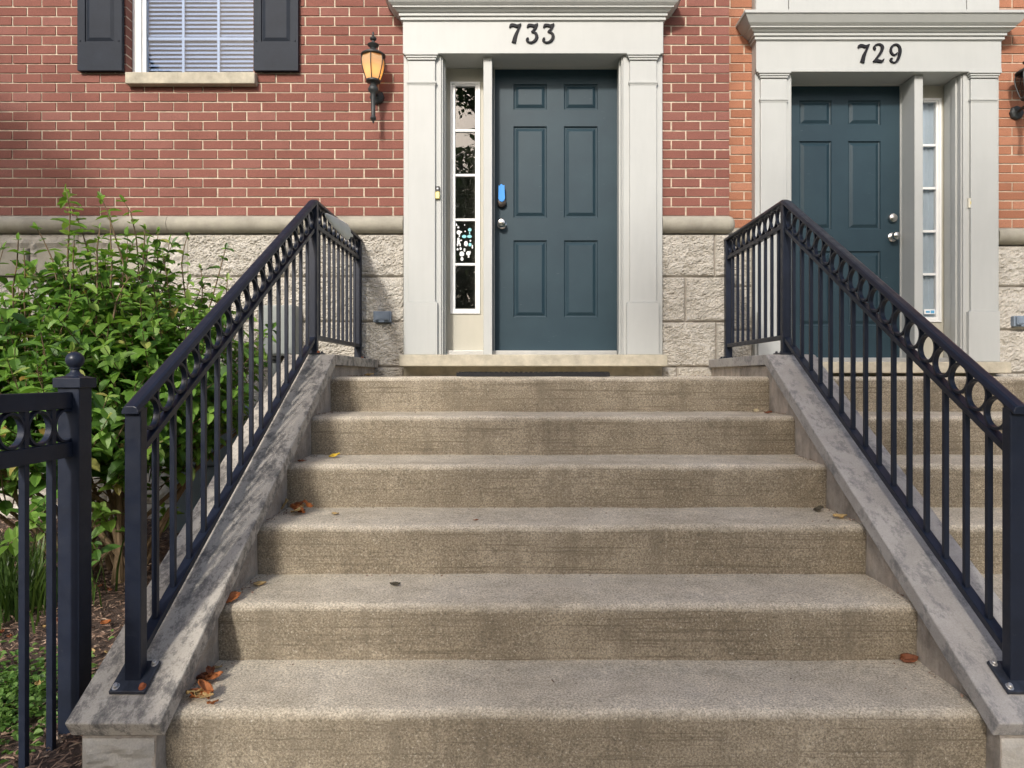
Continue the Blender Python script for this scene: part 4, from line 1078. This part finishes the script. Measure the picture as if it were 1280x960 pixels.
# ------------------------------------------------------------------ trees standing behind the camera and beside the house (they shade the front and show in the glass)
def tree(label, x, d, h, crown, n, seed, leaf=.10):
    tr_ = random.Random(seed)
    root = thing('street_tree', label, 'tree', (x, d, GZ))
    mb = MB(); top = Vector((x, d, GZ+h)); b = Vector((x, d, GZ-.1))
    mb.tube([tuple(b+(top-b)*t_+Vector((.06*math.sin(t_*5), .05*math.cos(t_*4), 0))) for t_ in (0, .25, .5, .75, 1)], [.14, .11, .09, .06, .03], 10)
    lf = MB()
    for c, r, m in crown:
        c = Vector(c); st = b+(top-b)*tr_.uniform(.55, .85)
        mid = (st+c)/2+Vector((0, 0, .15)); mb.tube([tuple(st), tuple(mid), tuple(c)], [.05, .035, .015], 7)
        for i in range(int(n*m)):
            v = Vector((tr_.gauss(0, 1), tr_.gauss(0, 1), tr_.gauss(0, .8))).normalized()*(r*tr_.random()**.4)
            p = c+v; a = tr_.uniform(0, 6.28); ax = Vector((math.cos(a), math.sin(a), tr_.gauss(-.2, .4))).normalized()
            sd = ax.cross(Vector((tr_.gauss(0, .4), tr_.gauss(0, .4), 1))).normalized(); l_ = leaf*tr_.uniform(.7, 1.3)
            lf.add([p, p+ax*l_*.5+sd*l_*.3, p+ax*l_, p+ax*l_*.5-sd*l_*.3], [(0, 1, 2, 3)])
    obj('trunk', mb, 'bark', root, smooth=True); obj('crown', lf, 'tree_leaf', root)
SV = Vector((-.26, -1.0, .62))
def along(x, d, z, t_): return tuple(Vector((x, d, z))+SV*t_)
if True:
    q = [(.95, -1.7, 1.05, .62), (.50, -.95, .50, .5), (1.35, -2.7, 1.0, .62), (1.9, -1.0, .9, .7), (2.7, .1, .9, .5), (2.2, 1.2, .6, .35), (3.3, 1.2, .7, .35)]
    cr = [(along(x_, D0, z_, 8.6+.5*(i % 3)), r_, m_*r_*r_) for i, (x_, z_, r_, m_) in enumerate(q)]+[((-1.02, -3.1, 5.38), .42, .14)]
    tree('tall street tree standing in front of house 729', .6, -5.6, 6.0, cr, 1500, 5, .14)
    cl_ = [(along(x_, 4.8, z_, t_), r_, m_) for x_, z_, r_, t_, m_ in ((-3.65, 1.35, .50, 2.9, 2.4), (-3.15, 1.10, .36, 2.8, 1.3), (-3.95, 1.75, .45, 3.0, 1.6), (-3.5, .7, .4, 2.8, .8))]
    tree('small tree at the left end of the front garden', -5.2, 2.6, 3.6, cl_, 700, 6, .07)
    far = ((-22, -19, 7.4, 3.2, 'far left end of the row'), (-15, -20, 8.0, 3.3, 'second from the left end of the row'), (-8.5, -19, 7.4, 3.0, 'left of the middle of the row'), (-2.5, -21, 10.6, 3.7, 'middle of the row, the tallest'), (4, -19, 8.2, 3.1, 'just right of the tallest'), (10, -20, 8.6, 3.3, 'second from the right end of the row'), (17, -19, 8.2, 3.4, 'far right end of the row'))
    for i, (x, d, h, r, lab) in enumerate(far):
        tree('leafy tree across the street, '+lab, x, d, h, [((x, d, GZ+h*.80), r*.8, 1.3), ((x-r*.6, d+.5, GZ+h*.55), r*.75, 1), ((x+r*.7, d, GZ+h*.5), r*.75, 1), ((x, d, GZ+h*.32), r*.85, 1.2)], 2600, 30+i, .42)
# ------------------------------------------------------------------ light, sky, camera
w = bpy.data.worlds.new('World'); sc.world = w; w.use_nodes = True
nt = w.node_tree; nt.nodes.clear()
sky = nt.nodes.new('ShaderNodeTexSky'); sky.sky_type = 'NISHITA'; sky.sun_disc = False
sky.sun_elevation = RAD(31); sky.sun_rotation = RAD(194.6); sky.air_density = .8; sky.dust_density = 3.0; sky.ozone_density = .6
bg = nt.nodes.new('ShaderNodeBackground'); bg.inputs[1].default_value = .15
out = nt.nodes.new('ShaderNodeOutputWorld'); nt.links.new(sky.outputs[0], bg.inputs[0]); nt.links.new(bg.outputs[0], out.inputs[0])
sun = bpy.data.lights.new('sun', 'SUN'); sun.energy = 2.0; sun.angle = RAD(4.5); sun.color = (1.0, .96, .90)
so = bpy.data.objects.new('sun', sun); COL.objects.link(so)
so.rotation_euler = SV.to_track_quat('Z', 'Y').to_euler()
cam = bpy.data.cameras.new('camera'); co = bpy.data.objects.new('camera', cam); COL.objects.link(co)
co.location = (0, -D0, LZ); co.rotation_euler = (RAD(90), 0, 0)
cam.sensor_width = 36; cam.sensor_fit = 'HORIZONTAL'; cam.lens = F/1280*36
cam.shift_x = -(PU-640)/1280; cam.shift_y = -(480-PV)/1280; cam.clip_start = .05; cam.clip_end = 600
sc.camera = co
vs_ = sc.view_settings; vs_.view_transform = 'Standard'; vs_.look = 'None'; vs_.gamma = 1; vs_.use_curve_mapping = False; vs_.exposure = 0.56
sc.cycles.max_bounces = 8; sc.cycles.transparent_max_bounces = 12
